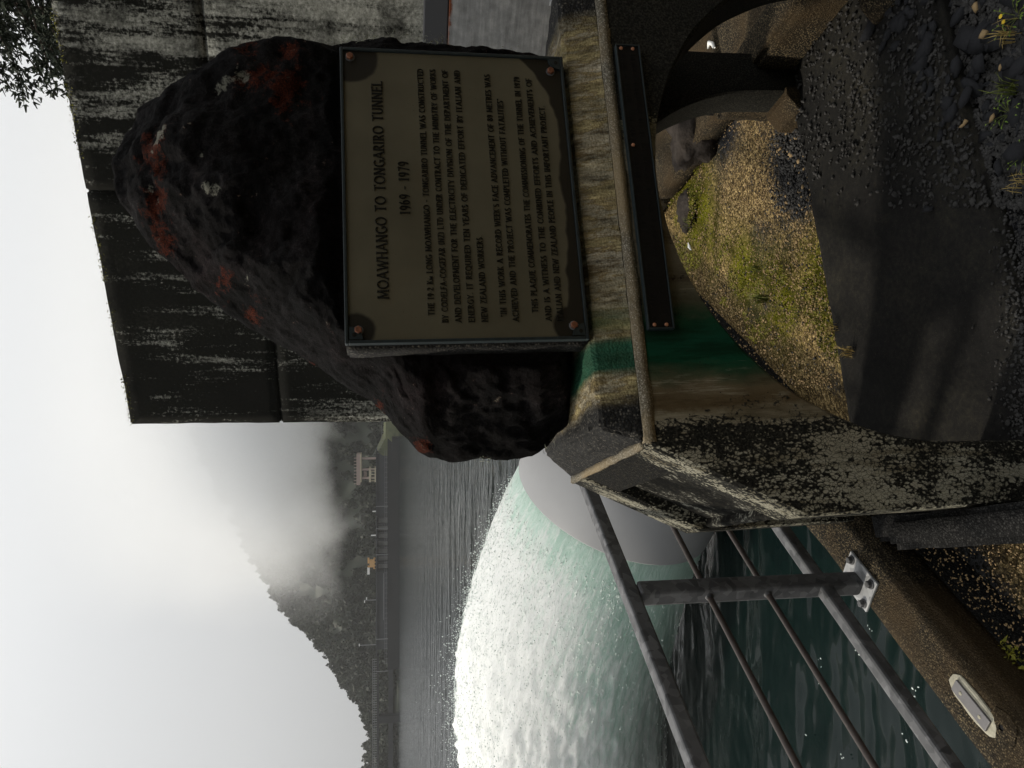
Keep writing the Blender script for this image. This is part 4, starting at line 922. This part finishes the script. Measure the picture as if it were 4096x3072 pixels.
lines = [("MOAWHANGO TO TONGARIRO TUNNEL", .140, .885, .176, .0275), ("1969 - 1979", .415, .60, .276, .026),
 ("THE 19~2 Km LONG MOAWHANGO - TONGARIRO TUNNEL WAS CONSTRUCTED", .085, .935, .358, .0155), ("BY CODELFA-COGEFAR (NZ) LTD UNDER CONTRACT TO THE MINISTRY OF WORKS", .062, .935, .413, .0155),
 ("AND DEVELOPMENT FOR THE ELECTRICITY DIVISION OF THE DEPARTMENT OF", .062, .935, .467, .0155), ("ENERGY. IT REQUIRED TEN YEARS OF DEDICATED EFFORT BY ITALIAN AND", .062, .935, .521, .0155),
 ("NEW ZEALAND WORKERS.", .062, .348, .575, .0155), ('"IN THIS WORK A RECORD WEEK\'S FACE ADVANCEMENT OF 89 METRES WAS', .078, .925, .656, .0155),
 ('ACHIEVED AND THE PROJECT WAS COMPLETED WITHOUT FATALITIES"', .062, .835, .706, .0155), ("THIS PLAQUE COMMEMORATES THE COMMISSIONING OF THE TUNNEL IN 1979", .090, .92, .790, .0155),
 ("AND IS A WITNESS TO THE COMBINED EFFORTS AND ACHIEVEMENTS OF", .062, .915, .845, .0155), ("ITALIAN AND NEW ZEALAND PEOPLE IN THIS IMPORTANT PROJECT.", .062, .815, .895, .0155)]
for i, (tx, a, b, q, c) in enumerate(lines):
    v, f = text_vf(tx, xf(a), xf(b), zf(q), c, .003, .115 if i > 1 else .14, gap=.20)
    link('lettering', mesh('lettering', v, f), M['letter'], pl)

# ---------------------------------------------------------------- long black nameplate under the ledge
npl = thing('nameplate', 'long narrow black nameplate screwed to the front of the pedestal', 'nameplate'); npl.matrix_world = ROOT @ Matrix.Translation((.645, W0-.004, .973))
box('plate', .004, .877, -.016, 0, .004, .070, M['black_plate'], npl, .002)
for a in ((0,.881,-.020,-.001,0,.0042), (0,.881,-.020,-.001,.0698,.074), (0,.0042,-.020,-.001,.0043,.0697), (.8768,.881,-.020,-.001,.0043,.0697)): box('edge', *a, M['rim'], npl, .001)
for x, z in ((.012,.022),(.012,.056),(.55,.056),(.868,.022),(.868,.058)):
    v, f = tube_vf([(x,-.016,z),(x,-.019,z),(x,-.020,z)], [.0055,.005,.003], 12); link('screw', mesh('screw', v, f), M['copper'], npl)
parts = []                         # two worn rows of small raised characters, too worn to read
for row in (.017, .045):
    x = .03
    while x < .85:
        w = rng.uniform(.006,.012)
        if rng.random() < .82: parts.append(box_vf(x, x+.0022, -.0172, -.0155, row, row+.014)); parts.append(box_vf(x+.0023, x+w-.003, -.0172, -.0155, row+rng.choice([0,.006,.012]), row+rng.choice([.0021,.0079,.0139])) if False else box_vf(x+.0023, x+w-.003, -.0172, -.0155, row+.012, row+.014))
        x += w+.003
v, f = join_vf(parts); link('worn_lettering', mesh('worn_lettering', v, f), M['black_plate'], npl, 'stuff')

# ---------------------------------------------------------------- railing
rl = thing('steel_railing', 'galvanised steel railing with thin brown bars beside the water', 'railing'); rl.matrix_world = KM
PN = 1.773                          # distance of the railing line (local y = -n)
bar('top_rail', (-5,PN,.943), (7.6,PN,.943), .052, .052, M['galv'], rl, .008)
for z, nm in ((.672,'bar'), (.460,'bar')):
    v, f = tube_vf([(-5,PN,z),(7.6,PN,z)], [.0105,.0105], 10); link(nm, mesh(nm, v, f, True), M['rust_bar'], rl)
bar('bottom_rail', (-5,PN,.245), (7.6,PN,.245), .048, .048, M['galv'], rl, .010)
for m in (-2.17, -.17, 1.832, 3.83, 5.83):
    p = bar('post', (m,PN,.106), (m,PN,.916), .062, .062, M['galv'], rl, .009, Vector((0,1,0)))
    bp = box('base_plate', m-.085, m+.085, PN-.075, PN+.055, .098, .108, M['galv_bright'], rl, .003)
    for a, b in ((-.062,-.052),(.062,-.052),(-.062,.036),(.062,.036)):
        v, f = tube_vf([(m+a,PN+b,.1082),(m+a,PN+b,.1115),(m+a,PN+b,.112)], [.017,.017,.012], 16); v2, f2 = tube_vf([(m+a,PN+b,.1122),(m+a,PN+b,.124),(m+a,PN+b,.126)], [.0125,.0125,.010], 6)
        nb = link('bolt', mesh('bolt', *join_vf([(v,f),(v2,f2)])), M['galv'], bp)
    for z, r in ((.672,.016),(.460,.016)):
        for sg in (-1, 1):
            v, f = tube_vf([(m+sg*.030,PN,z),(m+sg*.040,PN,z)], [r,.011], 10); link('weld', mesh('weld', v, f, True), M['galv'], rl)
# survey plate and ring on the kerb
q = at_z(*( (768-(1900+1300*.7064)/4), (3200+990*.7064)/4 ), .10); qm, qn = q.dot(RK), q.dot(RN)
sv = thing('marker_plate', 'small grey metal plate set in pale mortar on the kerb', 'plate'); sv.matrix_world = KM @ Matrix.Translation((qm, -qn, .1))
V = []; n = 28
for z, k in ((-.012,1.05),(.006,1),(.009,.86)):
    for i in range(n): a = 2*math.pi*i/n; r = 1+.16*noise.noise((math.cos(a)*2, math.sin(a)*2, 4)); V.append((.098*k*r*math.copysign(abs(math.cos(a))**.7, math.cos(a)), .038*k*r*math.copysign(abs(math.sin(a))**.7, math.sin(a)), z))
Fc = [(j*n+i, j*n+(i+1) % n, (j+1)*n+(i+1) % n, (j+1)*n+i) for j in range(2) for i in range(n)]+[tuple(2*n+i for i in range(n))]
link('mortar', mesh('mortar', V, Fc), M['white_mortar'], sv); box('plate', -.072, .072, -.020, .020, .0095, .0165, M['marker'], sv, .0015)
for x in (-.040, .040):
    v, f = tube_vf([(x,0,.0166),(x,0,.0185)], [.006,.0045], 10); link('rivet', mesh('rivet', v, f), M['white_mortar'], sv)
q = at_z(768-(1900+1430*.7064)/4, (3200+1150*.7064)/4, .10); qm, qn = q.dot(RK), q.dot(RN)
sv = thing('survey_mark', 'round mortar pat with a small hole beside the marker plate', 'survey mark'); sv.matrix_world = KM @ Matrix.Translation((qm, -qn, .1))
V = []
for z, r0 in ((-.01,.055),(.005,.050),(.007,.030),(.007,.009)):
    for i in range(n): a = 2*math.pi*i/n; r = r0*(1+(.14*noise.noise((math.cos(a)*2, math.sin(a)*2, 9)) if r0 > .02 else 0)); V.append((r*math.cos(a), r*math.sin(a), z))
link('mortar', mesh('mortar', V, [(j*n+i, j*n+(i+1) % n, (j+1)*n+(i+1) % n, (j+1)*n+i) for j in range(3) for i in range(n)]), M['kerb'], sv)
v, f = tube_vf([(0,0,-.004),(0,0,.0035)], [.009,.009], 12); link('hole', mesh('hole', v, f), M['black_plate'], sv)

# ---------------------------------------------------------------- stones, chips, gravel on the ground
def chip_mesh(seed, flat=.45):
    g = np.random.default_rng(seed); iv, it = ico(); v = iv*(1+.34*g.normal(size=(len(iv),1)))*np.array([1.35,.85,flat*.75]); return numpy_mesh('stone', v, it)
chips = [chip_mesh(i, .38+.06*i) for i in range(6)]
for me in chips: me.materials.append(M['slate'])
tans = [chip_mesh(20+i, .55) for i in range(2)]
for me in tans: me.materials.append(M['tan_stone'])
def put_stone(p, s, me, rz, tilt=.2):
    o = bpy.data.objects.new('stone', me); C.objects.link(o); o.parent = ground
    o.location = (p.x, p.y, p.z+s*.12); o.scale = (s,s,s); o.rotation_euler = (rng.normal()*tilt, rng.normal()*tilt, rz)
def on_slab(p):
    q = ROOTI @ p; return .13 < q.x < 2.02 and 1.78 < q.y < 2.60
def gz(p):
    q = ROOTI @ p
    return (ROOT @ Vector((q.x, q.y, .012-sag(q)))).z if on_slab(p) else -.06*math.exp(-((q.x-.3)**2+(q.y-1.8)**2)/.36)
cnt = 0
for i in range(900):                    # big slate chips, near the bottom corner on the right
    u, v_ = rng.uniform(615, 800), rng.uniform(880, 1060)
    if (u-615)*.62+(v_-880) < 96+rng.normal()*22: continue
    if cnt >= 170: break
    p = at_z(u, v_, 0)
    put_stone(Vector((p.x, p.y, gz(p))), rng.choice([.012,.016,.022,.03,.042], p=[.25,.28,.25,.15,.07]), chips[rng.integers(6)], rng.uniform(0,6.28)); cnt += 1
for u, v_, s, k in ((745,893,.02,0),(640,858,.018,1),(652,990,.016,2),(560,930,.016,3),(600,1000,.02,4),(700,955,.028,5),(672,965,.03,0),(705,980,.033,1),(735,890,.03,2)):
    p = at_z(u, v_, .03); put_stone(p, s, chips[k], u)
for u, v_, s in ((734,983,.012),(650,992,.011),(643,963,.009),(646,965,.008),(700,1000,.009),(760,975,.012)):
    p = at_z(u, v_, .035); put_stone(p, s, tans[int(u) % 2], u)
# small grit everywhere the ground shows
P, Sz, P2_, Sz2 = [], [], [], []
for i in range(15000):
    u, v_ = rng.uniform(560, 790), rng.uniform(770, 1060); p = at_z(u, v_, 0)
    dens = min(1, sum(blob(p, c, r) for c, r in dark_c)*1.2)
    if rng.random() > (dens**2.2*.22 if on_slab(p) else dens): continue
    P.append((p.x, p.y, gz(p)+.002)); Sz.append(rng.uniform(.0025,.010))
for i in range(3600):
    u, v_ = rng.uniform(330, 800), rng.normal()*14+1024; p = at_z(u, v_, 0); P.append((p.x, p.y, gz(p)+.002)); Sz.append(rng.uniform(.002,.007))
for i in range(7000):
    u, v_ = rng.uniform(380, 650), rng.uniform(655, 870); p = at_z(u, v_, 0)
    if on_slab(p) or p.dot(RN) < KI+.02: continue
    dk = sum(blob(p, c, r) for c, r in dark_c[:2]); s = rng.uniform(.0022,.0058)*(1+1.1*dk)
    (P if rng.random() < .25+dk*.6 else P2_).append((p.x, p.y, .001)); (Sz if len(P)+len(P2_) > len(Sz)+len(Sz2) and len(P) > len(Sz) else Sz2).append(s)
for i in range(2500):
    u, v_ = rng.uniform(-20, 235), rng.uniform(900, 1060); p = at_z(u, v_, 0)
    if p.dot(RN) < KI+.02: continue
    P2_.append((p.x, p.y, -.02)); Sz2.append(rng.uniform(.0015,.004))
scatter_mesh('dark_grit', P, Sz[:len(P)], M['grit'], ground, .4, .6); scatter_mesh('tan_grit', P2_, Sz2[:len(P2_)], M['tan_stone'], ground, .4, .7)
# larger brown rocks behind the arch
def big_rock(name, c, s, sc, label, seed):
    bm = bmesh.new(); bmesh.ops.create_icosphere(bm, subdivisions=4, radius=1)
    for q in bm.verts:
        n_ = q.co.copy(); q.co = Vector((n_.x*sc[0], n_.y*sc[1], n_.z*sc[2]))*(1+.30*noise.noise(n_*1.3+Vector((seed,0,0)))+.14*noise.noise(n_*3.5)+.06*noise.noise(n_*9)-.18*abs(noise.noise(n_*2.2+Vector((0,seed,0)))))*s
    me = bpy.data.meshes.new(name); bm.to_mesh(me); bm.free(); me.polygons.foreach_set('use_smooth', [True]*len(me.polygons))
    o = link(name, me, M['dark_rock']); o.location = c; tag(o, label, 'rock')
big_rock('rock', at_z(640, 712, 0)+Vector((.05,.1,.06)), .17, (1.5,1,.9), 'brown rock behind the rear leg of the arch', 3)
big_rock('rock', at_z(557, 683, 0)+Vector((0,0,-.02)), .10, (1.2,1,.45), 'flat dark rock in the moss seen through the arch', 8)
big_rock('rock', at_z(745, 897, .02)+Vector((.10,.0,.02)), .03, (1.2,1,.9), 'grey stone beside the front right foot of the arch', 5)
# brown concrete apron with joints on the landward side of the right beam
ap = thing('apron', 'brown concrete apron slabs beyond the right base beam', 'paving'); ap.matrix_world = ROOT
for i in range(7): rough_box('slab', 2.20, 3.6, 1.5+i*.52, 1.5+i*.52+.508, -.08, .05+.004*(i % 2), M['kerb'], ap, .06, .006, .012)
for i, (u, v_, lab) in enumerate(((748,696,'white scrap lying on the apron, seen through the arch'), (736,699,'white curled scrap by the dark post'))):
    p = at_y(u, v_, 4.2); 
    p = at_z(u-28, v_+18, .13); vv, ff = tube_vf([(0,0,0),(.02,.006,.004),(.035,.03,.008),(.02,.05,.004)], [.006,.009,.009,.004], 7); o = link('scrap', mesh('scrap', vv, ff, True), M['white_scrap']); o.location = p; o.scale = (1.2,1.2,1.2); tag(o, lab, 'litter')
p = at_z(518, 691, .012); vv, ff = tube_vf([(0,0,0),(.02,.01,.006),(.045,.012,.012)], [.003,.010,.002], 6); o = link('scrap', mesh('scrap', vv, ff, True), M['white_scrap']); o.location = p; tag(o, 'white scrap on the moss below the nameplate', 'litter')

# ---------------------------------------------------------------- moss, grass and weeds
Q = []
for c, r in moss_c:
    for i in range(int(5200*r)):
        a, rr = rng.uniform(0,6.28), r*math.sqrt(rng.random())*1.1; p = Vector((c.x+rr*math.cos(a), c.y+rr*math.sin(a), 0))
        if on_slab(p) or p.dot(RN) < KI+.02 or noise.noise(p*7) < -.08: continue
        for k in range(3):
            b = np.array([p.x, p.y, -.004])+rng.normal(size=3)*np.array([.008,.008,.0]); h = rng.uniform(.003,.009); l = rng.normal(size=2)*.006; w = rng.normal(size=2)*.0035
            Q.append(np.stack([b-np.array([w[0],w[1],0]), b+np.array([w[0],w[1],0]), b+np.array([l[0],l[1],h])]))
V = np.concatenate(Q); o = link('moss', numpy_mesh('moss', V, np.arange(len(V)).reshape(-1,3)), M['moss'], None, 'stuff'); tag(o, 'yellow green moss spreading over the gravel', 'moss')
def tuft(u, v_, n, h, label, mat='grass', z=.0, spread=.6):
    p = at_z(u, v_, z); p.z = gz(p); Q = []
    for i in range(n):
        a = rng.uniform(0,6.28); l = h*rng.uniform(.5,1.1); lean = rng.uniform(.2,1)*spread; b = np.array([rng.normal()*.012, rng.normal()*.012, 0]); d = np.array([math.cos(a), math.sin(a), 0]); s = np.array([-d[1], d[0], 0])*h*.018
        m1 = b+d*l*lean*.35+np.array([0,0,l*.6]); m2 = b+d*l*lean+np.array([0,0,l*(.95-.35*lean)])
        Q += [np.stack([b-s, b+s, m1+s*.8, m1-s*.8]), np.stack([m1-s*.8, m1+s*.8, m2+s*.1, m2-s*.1])]
    V = np.concatenate(Q); o = link('grass_tuft', numpy_mesh('grass_tuft', V, np.arange(len(V)).reshape(-1,4)), M[mat]); o.location = p; return tag(o, label, 'grass')
for i, (u, v_, n, h, lab, mt) in enumerate(((470,768,46,.10,'largest green grass tuft in the moss under the arch','grass'),(500,760,24,.07,'small grass tuft above the largest one under the arch','grass'),(438,842,30,.06,'straw grass along the far edge of the dark slab','straw'),(416,858,34,.07,'straw grass against the inside of the left leg','straw'),
    (455,800,18,.06,'short grass tuft between the moss and the slab','grass'),(680,1016,26,.10,'wispy grass at the bottom edge by the leafy weed','grass'),(735,1014,20,.10,'dry grass in the slate chips at the bottom corner','straw'),(585,1022,24,.06,'dry grass at the bottom edge in front of the slab','straw'),(545,690,20,.06,'thin grass below the nameplate among the moss','grass'))):
    tuft(u, v_, n, h, lab, mt)
def weed(u, v_, n, s, label, flower=False):
    p = at_z(u, v_, 0); p.z = gz(p); t = thing('weed', label, 'plant', p); Vs, Fs = [], []; stems = []
    for i in range(n):
        a = 2.4*i; l = s*rng.uniform(.6,1.1); d = Vector((math.cos(a), math.sin(a), 0)); sd = Vector((-d.y, d.x, 0)); el = rng.uniform(.3,.8)
        tip = d*l+Vector((0,0,l*el)); stems.append(tube_vf([(0,0,0), tuple(tip*.5+Vector((0,0,l*.1))), tuple(tip)], [.0014,.0011,.0007], 4))
        for k in range(3):
            b = tip*(.55+.2*k); w = s*.10*(1.2-.2*k); ld = (d+sd*(.9 if k == 0 else -.9 if k == 1 else 0)).normalized()
            o = len(Vs); Vs += [b, b+ld*w+sd*w*.55+Vector((0,0,.002)), b+ld*w*2.2+Vector((0,0,-.001)), b+ld*w-sd*w*.55+Vector((0,0,.002))]; Fs.append((o,o+1,o+2,o+3))
    link('leaves', mesh('leaves', Vs, Fs), M['leaf_green'], t); link('stems', mesh('stems', *join_vf(stems)), M['grass'], t)
    if flower:
        for k in range(2):
            c = Vector((.02*k-.02, .01*k, s*.75)); pv = [c]+[c+Vector((.007*math.cos(R(60*i)), .007*math.sin(R(60*i)), .003)) for i in range(6)]; link('flower', mesh('flower', pv, [(0,i+1,(i+1) % 6+1) for i in range(6)]), M['yellow'], t)
weed(655,1008,9,.055,'small bright green weed in the chips at the bottom edge'); weed(613,1022,7,.05,'broad-leaved green weed cut by the bottom edge'); weed(752,1018,8,.06,'weed with yellow flowers in the bottom corner', True); weed(60,1006,14,.05,'leafy green weed on the gravel near the kerb'); weed(95,990,10,.035,'tiny green weed between the kerb shadow and the leafy weed')

# ---------------------------------------------------------------- haze over the lake
def volume_box(name, x0, x1, y0, y1, z0, z1, dens, label, noise_scale=None):
    v, f = box_vf(x0, x1, y0, y1, z0, z1); m = bpy.data.materials.new(name); m.use_nodes = True; nt = m.node_tree; nt.nodes.clear()
    out = nt.nodes.new('ShaderNodeOutputMaterial'); pv = nt.nodes.new('ShaderNodeVolumePrincipled'); nt.links.new(pv.outputs[0], out.inputs['Volume'])
    pv.inputs['Color'].default_value = (.98,.985,.99,1); pv.inputs['Density'].default_value = dens; pv.inputs['Anisotropy'].default_value = .2
    o = link(name, mesh(name, v, f), m, None, 'stuff'); return tag(o, label, 'haze')
volume_box('haze', -565, 425, -40, 645, -4.2, 125, .00022, 'thin grey haze over the whole lake')
fb = volume_box('fog_bank', -150, 90, 222, 256, 8, 118, .05, 'layer of low cloud hiding the upper hillside')
nt = fb.data.materials[0].node_tree; pv = [q for q in nt.nodes if q.type == 'PRINCIPLED_VOLUME'][0]
def nd(tp, **kw):
    q = nt.nodes.new(tp); [setattr(q, a, b) for a, b in kw.items()]; return q
def mth(op, a, b, clamp=False):
    q = nd('ShaderNodeMath', operation=op, use_clamp=clamp)
    for i, x in ((0, a), (1, b)):
        if isinstance(x, (int, float)): q.inputs[i].default_value = x
        else: nt.links.new(x, q.inputs[i])
    return q.outputs[0]
tcv = nd('ShaderNodeTexCoord'); sp3 = nd('ShaderNodeSeparateXYZ'); nt.links.new(tcv.outputs['Object'], sp3.inputs[0])
nz = nd('ShaderNodeTexNoise'); nz.inputs['Scale'].default_value = .035; nz.inputs['Detail'].default_value = 5; nz.inputs['Roughness'].default_value = .55; nt.links.new(tcv.outputs['Object'], nz.inputs['Vector'])
nn = mth('MULTIPLY', mth('SUBTRACT', nz.outputs[0], .5), 60)
zz = mth('DIVIDE', mth('SUBTRACT', mth('ADD', sp3.outputs['Z'], nn), 15), 36, True)      # thickens upwards
xx = mth('DIVIDE', mth('ADD', mth('ADD', sp3.outputs['X'], mth('MULTIPLY', nn, .5)), 72), 60, True)   # and to the right
ed = mth('MULTIPLY', mth('DIVIDE', mth('SUBTRACT', sp3.outputs['Y'], 222), 8, True), mth('DIVIDE', mth('SUBTRACT', 256, sp3.outputs['Y']), 8, True))
tp_ = mth('DIVIDE', mth('SUBTRACT', 116, sp3.outputs['Z']), 78, True)
nt.links.new(mth('MULTIPLY', mth('MULTIPLY', mth('MULTIPLY', zz, xx), mth('MULTIPLY', ed, mth('MULTIPLY', tp_, tp_))), .23), pv.inputs['Density'])
